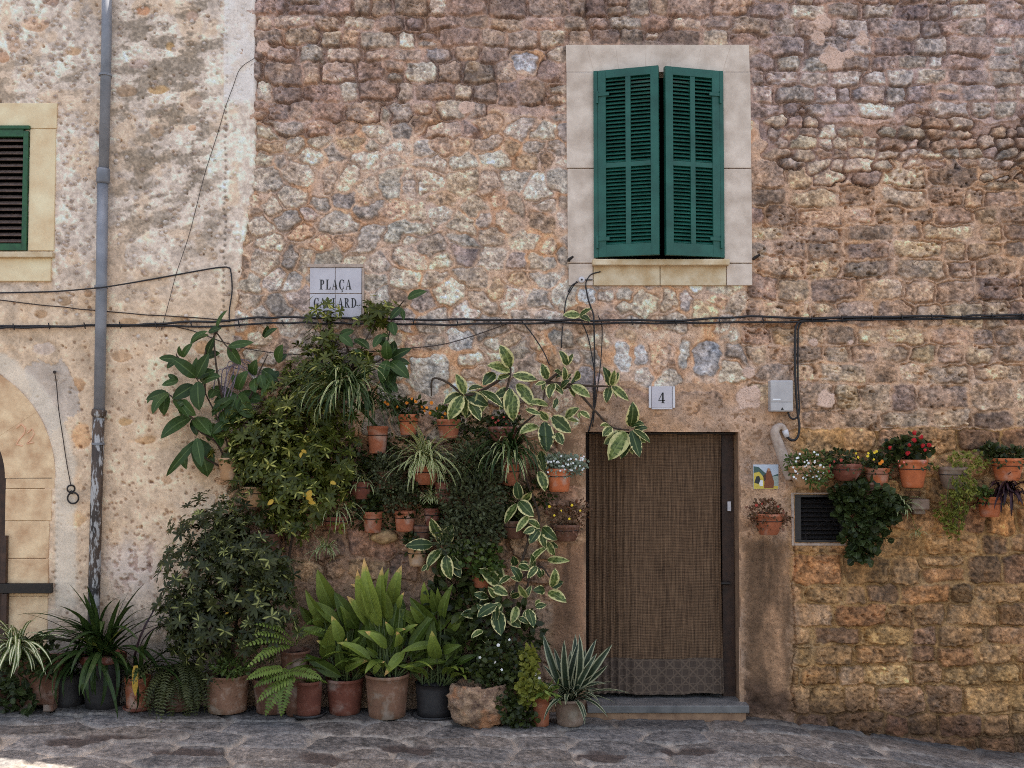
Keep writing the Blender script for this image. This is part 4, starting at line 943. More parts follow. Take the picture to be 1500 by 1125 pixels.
def terra(name, c1, c2, bloom=0.3, bc=(176, 160, 146), moss=0.):
    m, nt, b = newmat(name); oi = nd(nt, 'ShaderNodeObjectInfo'); va = nd(nt, 'ShaderNodeVectorMath', operation='ADD'); L(nt, objco(nt), va.inputs[0]); cb = nd(nt, 'ShaderNodeCombineXYZ')
    for k_ in range(3): L(nt, mathn(nt, 'MULTIPLY', oi.outputs['Random'], 9.+5*k_), cb.inputs[k_])
    L(nt, cb.outputs[0], va.inputs[1]); co = va.outputs[0]; n1 = noise(nt, 14, 5, .62, co); n2 = noise(nt, 60, 4, .6, co); n3 = noise(nt, 6, 3, .6, co)
    base = mixc(nt, ramp(nt, n1, .3, .7), A(*c2), A(*c1)); base = mixc(nt, ramp(nt, n1, .52, .72, 0, bloom), base, A(*bc))
    if moss: base = mixc(nt, ramp(nt, n3, .5, .66, 0, moss), base, A(74, 78, 48))
    base = mixc(nt, ramp(nt, n2, .60, .70, 0, .5), base, A(*[q*.6 for q in c2])); base = mixc(nt, ramp(nt, n3, .56, .70, 0, .55), base, A(*bc)); base = mixc(nt, ramp(nt, oi.outputs['Random'], 0, 1, 0, .4), base, A(*[q*.74 for q in c2]))
    L(nt, base, b.inputs['Base Color']); b.inputs['Roughness'].default_value = .82; b.inputs['Specular IOR Level'].default_value = .25; bump(nt, b, mathn(nt, 'ADD', n1, n2), .25, .003); return m
TM = dict(new=terra('orange_terracotta', (190, 106, 62), (160, 86, 52), .25), mid=terra('terracotta', (166, 98, 66), (136, 78, 54), .3), red=terra('red_terracotta', (126, 72, 54), (98, 56, 44), .2),
 old=terra('aged_terracotta', (144, 106, 82), (116, 82, 64), .5, moss=.35), brown=terra('brown_terracotta', (112, 74, 56), (88, 60, 46), .3), pale=terra('pale_terracotta', (190, 150, 108), (164, 122, 86), .4), grey=terra('weathered_terracotta', (140, 116, 98), (116, 94, 80), .5, moss=.4),
 black=plain_mat('black_plastic_pot', A(48, 44, 43), A(36, 33, 33), 12, .55, 0, .4), white=plain_mat('white_speck', A(220, 214, 206), None, 30, .6))

def nrmz(a): return a/(np.linalg.norm(a, axis=-1, keepdims=True)+1e-9)
PROF = {
 'ovate': lambda t: np.sin(math.pi*np.clip(t*.97+.03, 0, 1)**.85)**.75,
 'obov': lambda t: np.sin(math.pi*np.clip(t*.96+.02, 0, 1)**1.15)**.8,
 'lance': lambda t: np.sin(math.pi*np.clip(t*.95+.05, 0, 1)**.9)**1.0,
 'blade': lambda t: (np.clip(t*3.2+.14, 0, 1)**.8)*np.clip((1-t)*1.9, 0, 1)**.75,
 'strap': lambda t: np.clip(t*2+.65, 0, 1)*np.clip((1-t)*2.4+.06, 0, 1)**.7,
 'round': lambda t: np.sin(math.pi*np.clip(t*.94+.06, 0, 1))**.55}
def leaves(mb, B, Dv, Nv, Ln, Wd, droop=0., fold=.12, prof='ovate', seg=5, rnd=None, rng=None, twist=None):
    B = np.atleast_2d(np.asarray(B, float)); n = len(B)
    def arr(x): return np.full(n, float(x)) if np.isscalar(x) else np.asarray(x, float)
    Dv = nrmz(np.broadcast_to(np.asarray(Dv, float), (n, 3))); Nv = np.broadcast_to(np.asarray(Nv, float), (n, 3))
    Nv = nrmz(Nv-Dv*(Nv*Dv).sum(1, keepdims=True)); Ln, Wd, droop = arr(Ln), arr(Wd), arr(droop)
    if rng is None: rng = np.random.default_rng(1)
    rnd = rng.random(n) if rnd is None else arr(rnd)
    ts = np.linspace(0, 1, seg+1); dt = 1/seg
    am = droop[:, None]*(ts[:-1]+dt/2)**1.2; a = droop[:, None]*ts**1.2
    cx = np.concatenate([np.zeros((n, 1)), np.cumsum(np.cos(am)*dt*Ln[:, None], 1)], 1); cn = np.concatenate([np.zeros((n, 1)), np.cumsum(-np.sin(am)*dt*Ln[:, None], 1)], 1)
    C = B[:, None]+Dv[:, None]*cx[..., None]+Nv[:, None]*cn[..., None]
    Nl = Nv[:, None]*np.cos(a)[..., None]+Dv[:, None]*np.sin(a)[..., None]; S = np.cross(Dv, Nv)
    w = .5*Wd[:, None]*PROF[prof](ts)[None]; w[:, -1] *= .15
    wave = 1+.10*np.sin(ts*9+rnd[:, None]*20)
    V = np.empty((n, seg+1, 3, 3)); AT = np.zeros((n, seg+1, 3, 4))
    for j, c in enumerate((-1, 0, 1)):
        V[:, :, j] = C+(S[:, None]*(w*c)[..., None])+Nl*(fold*w*abs(c)*wave)[..., None]
        AT[:, :, j, 0] = abs(c); AT[:, :, j, 1] = ts[None]; AT[:, :, j, 2] = rnd[:, None]; AT[:, :, j, 3] = 1
    idx = np.arange(n*(seg+1)*3).reshape(n, seg+1, 3)
    q = np.concatenate([np.stack([idx[:, :-1, j], idx[:, :-1, j+1], idx[:, 1:, j+1], idx[:, 1:, j]], -1).reshape(-1, 4) for j in (0, 1)])
    mb.add(V.reshape(-1, 3), q.tolist(), AT.reshape(-1, 4)); return C[:, -1]
UP = np.array((0, 0, 1.)); FW = np.array((0, -1., 0))
def leaf_px(mb, rng, a, b, d0, d1, ratio=.44, prof='ovate', droop=None, fold=.10, rnd=None, face=None, seg=6):
    """one big leaf from photo point a to photo point b"""
    p = P(*a, d0); q = P(*b, d1); v = q-p; Lg = np.linalg.norm(v)
    dr = rng.uniform(.0, 1.3) if droop is None else droop
    nv = (FW*rng.uniform(.7, 1.0)+UP*rng.uniform(.15, .7)+np.array((rng.normal(0, .35), 0, 0))) if face is None else np.asarray(face, float)
    # aim a little above so the bent tip lands on b
    ratio *= 1.28
    nvn = nv-nrmz(v)*(nv @ nrmz(v)); nvn = nrmz(nvn); v2 = nrmz(v+nvn*Lg*dr*.42)
    leaves(mb, p, v2, nvn, Lg*(1+dr*dr*.08), Lg*ratio, dr, fold, prof, seg, rnd, rng)
def blob_pts(rng, blobs, n, shell=.55):
    """blobs: (px, py, rx, ry, depth centre, depth radius) -> points and outward directions"""
    wts = np.array([b[2]*b[3] for b in blobs], float); k = rng.choice(len(blobs), n, p=wts/wts.sum()); out = np.empty((n, 3)); dirs = np.empty((n, 3))
    v = nrmz(rng.normal(size=(n, 3))); r = rng.uniform(shell**3, 1, n)**(1/3)
    for i in range(n):
        b = blobs[k[i]]; q = v[i]*r[i]*(1+.16*math.sin(v[i, 0]*7+v[i, 2]*5+k[i])); d = max(.012, b[4]+q[1]*b[5])
        out[i] = P(b[0]+q[0]*b[2], b[1]-q[2]*b[3], d); dirs[i] = (q[0], -q[1], q[2])
    return out, nrmz(dirs)
def whorls(mb, rng, C, O, k=(6, 8), Ln=(.06, .10), ratio=.36, flat=.45, droop=.5, prof='obov', seg=4):
    for c, o in zip(C, O):
        ax = nrmz(o*.8+UP*.55+FW*.35+rng.normal(0, .25, 3)); n = rng.integers(*k)+0; t0 = rng.random()*6.28
        u = nrmz(np.cross(ax, (.3, .2, .9))); w = np.cross(ax, u); a = t0+np.arange(n)*2*math.pi/n+rng.normal(0, .12, n)
        D = u*np.cos(a)[:, None]+w*np.sin(a)[:, None]+ax*flat*rng.uniform(.5, 1.1); lg = rng.uniform(*Ln)*rng.uniform(.85, 1.1, n); r0 = rng.random()
        leaves(mb, np.tile(c, (n, 1)), D, np.tile(ax, (n, 1)), lg, lg*ratio, droop*rng.uniform(.5, 1.4), .14, prof, seg, np.clip(.6*r0+.2+rng.normal(0, .24, n), 0, 1), rng)
def scatter(mb, rng, blobs, n, Ln, ratio=.5, prof='ovate', droop=.4, shell=.3, seg=3, outw=1., face=.5):
    n = int(n*1.5); ratio *= 1.3; Ln = (Ln[0]*1.25, Ln[1]*1.25)
    C, O = blob_pts(rng, blobs, n, shell); D = nrmz(O*outw+rng.normal(0, .55, (n, 3))+UP*.15)
    N_ = FW*face+UP*.6+rng.normal(0, .45, (n, 3)); lg = rng.uniform(*Ln, n)
    leaves(mb, C, D, N_, lg, lg*ratio, droop*rng.uniform(.3, 1.4, n), .12, prof, seg, None, rng); return C
def rosette(mb, rng, c, n, Ln, W, up=(.2, 1.2), droop=(1., 2.2), fwd=.25, seg=9, prof='strap', side=1., fold=.18, spread=.02, az=None):
    """arching strap leaves out of one point"""
    a = rng.uniform(0, 2*math.pi, n) if az is None else np.radians(rng.uniform(*az, n)); e = rng.uniform(*up, n)
    D = np.stack([np.cos(a)*np.cos(e)*side, -np.abs(np.sin(a))*np.cos(e)*fwd*3-.08, np.sin(e)], 1); D = nrmz(D)
    N_ = UP-D*D[:, 2:3]; N_ = nrmz(N_+rng.normal(0, .15, (n, 3)))
    B = np.tile(c, (n, 1))+rng.normal(0, spread, (n, 3))*np.array((1, .6, .3)); lg = rng.uniform(*Ln, n)
    leaves(mb, B, D, N_, lg, np.full(n, W)*rng.uniform(.75, 1.2, n), rng.uniform(*droop, n), fold, prof, seg, None, rng)
def frond(mb, rng, p, Dv, Nv, Lg, droop, n=16, pl=.06, pw=.016, taper=.8, ang=1.15):
    Dv = nrmz(np.asarray(Dv, float)); Nv = np.asarray(Nv, float); Nv = nrmz(Nv-Dv*(Nv @ Dv)); ts = np.linspace(0, 1, n+1); am = droop*(ts[:-1]+.5/n)
    cx = np.concatenate([[0], np.cumsum(np.cos(am)/n*Lg)]); cn = np.concatenate([[0], np.cumsum(-np.sin(am)/n*Lg)]); C = p+Dv*cx[:, None]+Nv*cn[:, None]
    T = nrmz(np.gradient(C, axis=0)); S = np.cross(Dv, Nv); Nl = np.cross(S, T); r0 = rng.random()
    mb.tube(C, np.linspace(.0022, .0008, n+1), 4, (0.5, .5, r0, 1))
    for sg_ in (1, -1):
        i = np.arange(2, n+1); D = T[i]*math.cos(ang)+S*sg_*math.sin(ang)
        lg = pl*np.sin(np.clip((i/n)*.86+.16, 0, 1)*math.pi)**taper*rng.uniform(.85, 1.1, len(i))
        leaves(mb, C[i], D, Nl[i]+rng.normal(0, .1, (len(i), 3)), lg, np.full(len(i), pw), .35, .1, 'lance', 3, np.clip(r0+rng.normal(0, .1, len(i)), 0, 1), rng)
def vine(mb, pts, r0=.006, r1=.003, n=5):
    c = curve_pts(pts, n); mb.tube(c, np.linspace(r0, r1, len(c)), 6)

FLM = {}
def flower_mesh(kind, col_, ccol=(200, 160, 40), n=5, r=.012):
    if kind in FLM: return FLM[kind]
    rg = np.random.default_rng(len(FLM)); mb = MB()
    if kind.startswith('geranium'):
        for k in range(16):
            v = nrmz(rg.normal(size=3)); v[1] = -abs(v[1]); c = v*r*.8
            for a in range(4):
                t = a*1.57+rg.random(); u = nrmz(np.cross(v, (.2, .3, .9))); w = np.cross(v, u); leaves(mb, c, u*math.cos(t)+w*math.sin(t)+v*.4, v, r*.62, r*.55, .5, .1, 'round', 2, None, rg)
    else:
        for a in range(n):
            t = a*2*math.pi/n; leaves(mb, (0, 0, 0), (math.cos(t), -.25, math.sin(t)), (0, -1, .0), r, r*.85, .35, .1, 'round', 3, None, rg)
        mb.lathe((0, -.002, 0), [(0.0, -.0025), (r*.25, -.001), (r*.25, .001), (0, .0025)], 8)
    me_o = mb.build('flower', plain_mat('petal_'+kind, A(*col_), np.asarray(A(*col_))*.8, 60, .6, 0, .2)); me = me_o.data; bpy.data.objects.remove(me_o); me.name = 'flower'
    FLM[kind] = me; return me
def flower(par, kind, col_, p, r=.012, n=5, rg=random.Random(4)):
    me = flower_mesh(kind, col_, n=n, r=r); o = bpy.data.objects.new('flower', me); COL.objects.link(o); o.parent = par
    o.location = Vector(tuple(p))-wloc(par); o.rotation_euler = (rg.uniform(-.6, .3), rg.uniform(0, 6), rg.uniform(-.6, .6)); s_ = rg.uniform(.85, 1.2); o.scale = (s_, s_, s_); return o

def pot_mesh(c, rt, rb, h, wall=.008, rim=.03, rimw=.006, belly=0, wob=.004):
    """terracotta flower pot standing on c"""
    mb = MB(); rl = rt-rimw; zr = h-rim
    prof = [(rb*.92, 0), (rb, .004)]
    for k in range(1, 7):
        t = k/6; prof.append((rb+(rl-rb)*t+belly*math.sin(math.pi*t), .004+(zr-.004)*t))
    if rim > 0: prof += [(rt-.001, zr+.002), (rt, zr+.006), (rt, h-.004), (rt-.003, h)]
    else: prof += [(rt, h)]
    prof += [(rt-wall-.003, h), (rt-wall-.006, h-.012), (rl-wall, h-rim*.8-.01)]
    prof += [(0, h-rim*.8-.011)]
    return mb.lathe(c, prof, 30, wob)
def soil_mesh(c, r, h, rg):
    mb = MB(); V = [(c[0], c[1], c[2]+h+.012)]; n = 20
    for ring in (.45, .8, 1.0):
        for k in range(n): t = 2*math.pi*k/n; V.append((c[0]+r*ring*math.cos(t), c[1]+r*ring*math.sin(t), c[2]+h+.012*(1-ring)+rg.normal(0, .003)*(ring < 1)))
    F = [(0, 1+k, 1+(k+1) % n) for k in range(n)]
    for j in range(2): F += [(1+j*n+k, 1+(j+1)*n+k, 1+(j+1)*n+(k+1) % n, 1+j*n+(k+1) % n) for k in range(n)]
    return mb.add(V, F)
def floor_pot(name, label, cx, yt, yb, wt, wb, mat='mid', rim=.03, group='potted plants along the foot of the wall', cat='potted plant', belly=0, rimmat=None, saucer=None, dadd=None):
    g_ = ground_at(cx, yb) if dadd is None else P(cx, yb, dadd)
    d = -g_[1]; s_ = SC(d); rb = wb/2*s_; rt = wt/2*s_; d2 = max(d-rb, rt+.012); s_ = SC(d2); c = P(cx, yb, d2); c[2] = zg(c[0])+.006
    top = P(cx, yt, d2-rt*.0)[2]; h = top-c[2]
    th = thing(name, label, cat, c, group); rg = np.random.default_rng(int(cx*7+yb))
    if saucer: MB().lathe(c-np.array((0, 0, .004)), [(rb*1.05, 0), (rb*1.3, .004), (rb*1.36, .026), (rb*1.30, .026), (rb*1.2, .008), (0, .006)], 28).build('saucer', TM[saucer], th, True)
    pot_mesh(c+np.array((0, 0, .006 if saucer else 0)), rt, rb, h, rim=rim, belly=belly).build('pot', TM[mat], th, True)
    if rimmat: MB().lathe(c+np.array((0, 0, h)), [(rt+.001, -.05), (rt+.006, -.048), (rt+.007, .002), (rt-.006, .002)], 30).build('rim', TM[rimmat], th, True)
    soil_mesh(c, rt-.012, h-.028, rg).build('soil', M['soil'], th, True)
    return th, np.array((c[0], c[1], c[2]+h-.02)), rt
def wall_pot(name, label, cx, yt, yb, wt, wb, mat='mid', rim=.022, group='potted plants hanging on the house wall', cat='potted plant', belly=0, ring=True, dx=0.02, ribs=0):
    r0 = wt/2*SC(.1); d = r0+dx; s_ = SC(d); rt = wt/2*s_; rb = wb/2*s_
    c = P(cx, yb, d); top = P(cx, yt, d)[2]; h = top-c[2]; th = thing(name, label, cat, c, group); rg = np.random.default_rng(int(cx*7+yb))
    pot_mesh(c, rt, rb, h, rim=min(rim, h*.3), belly=belly, rimw=.004).build('pot', TM[mat], th, True)
    soil_mesh(c, rt-.012, h-.022, rg).build('soil', M['soil'], th, True)
    if ring:
        mb = MB(); zz_ = c+np.array((0, 0, h*.66)); rr = rb+(rt-rb)*.66+belly*.8+.003; torus(mb, zz_, rr, .003, (1, 0, 0), (0, 1, 0), 28, 6); mb.tube([zz_+np.array((0, rr, 0)), np.array((c[0], .02, zz_[2]))], .004, 6); mb.build('hanger', M['black_metal'], th)
    return th, np.array((c[0], c[1], c[2]+h-.015)), rt
def wall_leafy(th, top, rt, rg, mat, blobs, n, Ln, **kw):
    mb = MB(); scatter(mb, rg, blobs, n, Ln, **kw)
    k_ = max(10, n//9); a_ = rg.uniform(math.pi*1.0, math.pi*2.0, k_); Bp = top+np.stack([np.cos(a_)*rt*rg.uniform(.8, 1.1, k_), np.sin(a_)*rt*rg.uniform(.9, 1.15, k_), rg.uniform(-.045, .02, k_)], 1); leaves(mb, Bp, np.stack([np.cos(a_), np.sin(a_)-.2, rg.uniform(-1.2, .2, k_)], 1), FW+UP*.6+rg.normal(0, .4, (k_, 3)), rg.uniform(*Ln, k_)*1.2, rg.uniform(*Ln, k_)*.6, .5, .12, kw.get('prof', 'ovate'), 3, None, rg); C, O = blob_pts(rg, blobs, 14, .2)
    for c in C: mb.tube([top+np.array((rg.normal(0, rt*.4), 0, -.01)), (top+c)/2+np.array((0, -.01, .02)), c], .0018, 4, (.5, .5, .3, 1))
    return mb.build('foliage', LM[mat], th)
R = np.random.default_rng

# ================================================================== plants on the ground, left to right
GF = 'potted plants along the foot of the wall'
# striped spider plant and ivy in a terracotta trough at the far left
def trough(name, label, x0, x1, yt, yb, d, mat, group=GF, taper=.12, feet=True):
    g_ = ground_at((x0+x1)/2, yb); c = P((x0+x1)/2, yb, d); c[2] = zg(c[0]); s_ = SC(d); hw = (x1-x0)/2*s_; h = P((x0+x1)/2, yt, d)[2]-c[2]; th = thing(name, label, 'potted plant', c, group)
    mb = MB(); z0 = .05 if feet else 0; dp_ = .11; V = []
    for z, k in ((z0, 1-taper*1.6), (h-.03, 1-.02), (h-.03, 1.05), (h, 1.06), (h, .92), (h-.04, .88)):
        for sx, sy in ((-1, -1), (1, -1), (1, 1), (-1, 1)): V.append((c[0]+sx*hw*k, c[1]+sy*dp_*k, c[2]+z))
    F = [(0, 3, 2, 1)]+[(i*4+k, i*4+(k+1) % 4, (i+1)*4+(k+1) % 4, (i+1)*4+k) for i in range(5) for k in range(4)]+[(20, 21, 22, 23)]
    mb.add(V, F); mb.build('pot', TM[mat], th, bevel=.008)
    if feet:
        for sx in (-1, 1): MB().box(c[0]+sx*hw*.55-.035, c[0]+sx*hw*.55+.035, c[1]-.085, c[1]+.085, c[2], c[2]+z0+.004).build('foot', TM[mat], th, bevel=.006)
    return th, np.array((c[0], c[1], c[2]+h-.03)), hw
th, tp, hw = trough('trough_plant', 'ivy trailing over a footed pale terracotta trough at the far left', 26, 92, 962, 1030, .22, 'brown')
rg = R(1); mb = MB(); scatter(mb, rg, [(45, 955, 34, 24, .28, .10), (22, 985, 24, 34, .30, .10), (14, 1015, 22, 22, .34, .08), (40, 1030, 10, 16, .36, .05), (62, 975, 16, 18, .34, .05)], 260, (.028, .05), ratio=.8, prof='ovate', droop=.5); mb.build('foliage', LM['ivy'], th)
th, tp, rt = floor_pot('spider_plant', 'white striped spider plant cut by the left edge, above the trailing ivy', -6, 962, 1022, 46, 36, 'brown')
rg = R(2); mb = MB(); rosette(mb, rg, P(24, 948, .40), 60, (.26, .48), .022, (.15, 1.4), (1.0, 2.3), fwd=.35); mb.build('foliage', LM['spider_w'], th)
mb = MB(); mb.tube([tp+np.array((.04, 0, -.04)), P(24, 950, .40)], .016, 6); mb.build('crown_base', M['stem_green'], th)
# clivia in black pot with red rim
th, tp, rt = floor_pot('clivia_plant', 'strap leaved clivia arching out of a black pot with a red rim', 150, 958, 1035, 62, 46, 'black', rim=.0, rimmat='red')
rg = R(3); mb = MB(); rosette(mb, rg, tp, 40, (.40, .74), .040, (.35, 1.35), (.9, 2.3), fwd=.2, spread=.03); rosette(mb, rg, tp, 18, (.45, .68), .042, (.7, 1.4), (.3, .9), fwd=.12, spread=.03); rosette(mb, rg, tp, 16, (.45, .66), .034, (.2, .7), (2.0, 2.9), fwd=.35, spread=.03); mb.build('foliage', LM['strap'], th)
mb = MB(); b0 = tp+np.array((.0, -.05, .02)); leaves(mb, [b0, b0+np.array((.01, .0, .01))], [(.62, -.3, 1), (-.3, -.4, .9)], [(-.3, -.2, .4), (.3, -.2, .4)], [.34, .25], [.034, .03], [.5, 1.6], .15, 'strap', 8, [.5, .6]); mb.build('pale_leaf', LM['yellow_green'], th)
# second strap plant in a small terracotta pot with a yellow leaf
th, tp, rt = floor_pot('lily_plant', 'strap leaved lily with one yellow leaf in a small terracotta pot on a saucer', 201, 992, 1033, 38, 30, 'mid', saucer='red', dadd=.26)
rg = R(4); mb = MB(); rosette(mb, rg, tp, 22, (.3, .60), .028, (.6, 1.4), (.5, 1.9), fwd=.25, spread=.015); mb.build('foliage', LM['strap'], th)
mb = MB(); leaf_px(mb, rg, (199, 975), (198, 1020), .36, .40, .17, 'strap', droop=.3, rnd=.3); mb.build('yellow_leaf', LM['dry'], th)
mb = MB(); leaf_px(mb, rg, (196, 975), (228, 888), .22, .3, .03, 'strap', droop=1.3, rnd=.3); leaf_px(mb, rg, (205, 950), (234, 915), .22, .3, .04, 'strap', droop=1.2, rnd=.2); mb.build('dried_leaf', LM['purple'], th)
# dark strap plant behind them
th, tp, rt = floor_pot('agapanthus_plant', 'dark strap leaved plant in a hidden pot between clivia and trough', 100, 985, 1026, 50, 40, 'black', rim=0, dadd=.14)
rg = R(5); mb = MB(); rosette(mb, rg, tp, 30, (.28, .52), .026, (.5, 1.4), (.8, 2.2), fwd=.2, spread=.03); mb.build('foliage', LM['strap'], th)
# asparagus fern, loose and feathery
th, tp, rt = floor_pot('asparagus_fern', 'loose feathery asparagus fern spilling onto the paving left of the pale pot', 262, 985, 1034, 46, 36, 'brown', dadd=.26)
rg = R(6); mb = MB()
for k in range(110):
    a = rg.uniform(0, 6.28); D = np.array((math.cos(a), -abs(math.sin(a))*.8-.15, rg.uniform(.1, 1.1))); frond(mb, rg, tp+rg.normal(0, .04, 3), D, UP, rg.uniform(.24, .5), rg.uniform(1.4, 2.8), 18, .04, .010)
mb.build('foliage', leaf_mat('feathery_leaf', A(54, 58, 32), A(92, 94, 54), trans=.25), th)
# the big lower umbrella bush
th, tp, rt = floor_pot('umbrella_bush', 'big dark umbrella bush in a pale terracotta pot by the house joint', 333, 986, 1048, 66, 56, 'old', rim=.018)
rg = R(7); mb = MB()
BB = [(300, 780, 44, 44, .28, .18), (338, 765, 40, 34, .26, .18), (285, 845, 52, 60, .30, .22), (355, 850, 58, 66, .34, .24), (300, 925, 62, 50, .32, .22), (385, 905, 50, 60, .34, .2), (268, 900, 40, 56, .28, .18), (345, 800, 40, 50, .3, .2), (400, 840, 28, 44, .3, .16)]
C, O = blob_pts(rg, BB, 1250, .2); C = C+rg.normal(0, .035, C.shape)*np.array((1, .4, 1)); C[:, 1] = np.minimum(C[:, 1], -.02); whorls(mb, rg, C, O, (5, 9), (.03, .07), .34); mb.build('foliage', LM['scheff_dark'], th)
mb = MB(); b0 = tp-np.array((0, 0, .03))
for x, y in ((300, 780), (345, 800), (285, 860), (355, 860), (395, 890), (300, 930)): vine(mb, [b0+rg.normal(0, .02, 3)*np.array((1, 1, 0)), (b0+P(x, y, .25))/2+rg.normal(0, .03, 3), P(x, y, .28)], .011, .005)
mb.build('stem', M['stem'], th)
mb = MB(); scatter(mb, rg, [(338, 978, 30, 12, .36, .08)], 260, (.015, .035), ratio=.3, prof='lance'); mb.build('weeds', LM['small_green'], th)
# ferns with their pots
th, tp, rt = floor_pot('sword_fern', 'sword fern lowest of the ferns, drooping over a brown terracotta pot', 400, 992, 1045, 60, 48, 'brown', rim=.02)
rg = R(8); mb = MB()
for a, b in (((438, 985), (386, 1012)), ((440, 990), (392, 1032)), ((420, 985), (455, 1000)), ((420, 980), (374, 1000)), ((425, 985), (415, 1040)), ((425, 988), (400, 1042))):
    p = P(*a, .42); q = P(*b, .56); v = q-p; frond(mb, rg, p, nrmz(v+UP*np.linalg.norm(v)*.55), UP+FW*.6, np.linalg.norm(v)*1.25, 1.1, 16, .062, .020)
mb.build('foliage', LM['fern'], th)
th, tp, rt = floor_pot('leafy_fern', 'arching fern above a footed terracotta cup beside the umbrella bush', 432, 952, 1042, 44, 24, 'brown', rim=.018, belly=.008, dadd=.30)
rg = R(9); mb = MB()
for a, b in (((430, 945), (378, 980)), ((432, 942), (376, 950)), ((430, 940), (398, 915)), ((434, 942), (438, 908)), ((430, 945), (392, 930)), ((434, 945), (452, 925)), ((428, 946), (386, 968))):
    p = P(*a, .36); q = P(*b, .62); v = q-p; frond(mb, rg, p, nrmz(v+UP*np.linalg.norm(v)*.5), UP+FW*.6, np.linalg.norm(v)*1.2, 1.0, 15, .055, .018)
mb.build('foliage', LM['fern'], th)
th, tp, rt = floor_pot('small_fern', 'little fern in a squat terracotta pot left of the aspidistras', 452, 997, 1045, 42, 34, 'red', rim=.022, saucer='black', dadd=.34)
rg = R(10); mb = MB()
for k in range(12): a = rg.uniform(0, 6.28); frond(mb, rg, tp, (math.cos(a), -abs(math.sin(a))*.5, .8), UP, rg.uniform(.12, .2), 1.3, 12, .035, .012)
mb.build('foliage', LM['fern'], th)
# three aspidistras: blades traced from the photograph
def z7(x, y): return (350+x/3.75, 800+y/3.75)
ASP = [
 ('aspidistra', 'aspidistra with broad green blades in the leftmost, reddest aspidistra pot', (505, 992, 1046, 56, 44, 'red'), (560, 690),
  [((520, 350), (430, 130), .40), ((480, 420), (366, 245), .30), ((550, 430), (395, 300), .34), ((475, 490), (335, 455), .36), ((455, 450), (408, 368), .4), ((645, 450), (528, 258), .42), ((560, 530), (510, 385), .4), ((470, 620), (505, 430), .36), ((560, 715), (348, 588), .28), ((572, 680), (545, 540), .36), ((590, 620), (660, 500), .26), ((580, 570), (590, 510), .4), ((585, 680), (700, 630), .4), ((420, 430), (332, 330), .42), ((600, 470), (560, 330), .4), ((500, 560), (430, 520), .4)]),
 ('aspidistra', 'tallest aspidistra with pale dry leaf tips in the big tan pot', (567, 986, 1057, 66, 54, 'old'), (810, 680),
  [((775, 440), (685, 78), .24), ((720, 400), (648, 130), .26), ((740, 450), (600, 280), .30), ((770, 280), (620, 210), .3), ((790, 400), (785, 120), .24), ((845, 330), (888, 115), .34), ((880, 345), (905, 255), .4), ((810, 520), (650, 465), .34), ((760, 520), (685, 600), .4), ((810, 560), (700, 470), .4), ((910, 580), (800, 710), .34), ((740, 700), (795, 635), .36), ((845, 490), (805, 415), .4), ((745, 440), (712, 270), .32), ((850, 480), (912, 455), .36), ((870, 550), (868, 470), .44), ((770, 340), (820, 125), .22), ((830, 420), (760, 180), .24), ((760, 610), (700, 555), .4), ((900, 480), (980, 430), .34)]),
 ('aspidistra', 'dark aspidistra with drooping leaves in the black plastic pot', (638, 1000, 1056, 62, 54, 'black'), (1060, 720),
  [((1088, 460), (938, 280), .38), ((1020, 450), (822, 336), .28), ((1085, 465), (1180, 380), .42), ((1120, 410), (1168, 215), .28), ((1060, 360), (1015, 205), .36), ((1150, 470), (1226, 370), .42), ((1070, 540), (890, 580), .26), ((1090, 620), (1060, 470), .44), ((1120, 580), (1215, 545), .4), ((1170, 520), (1140, 625), .56), ((1200, 650), (1310, 600), .34), ((1030, 690), (870, 655), .26), ((1100, 380), (1055, 235), .34), ((1010, 420), (940, 330), .36), ((1000, 520), (930, 430), .36), ((1120, 330), (1090, 230), .3)])]
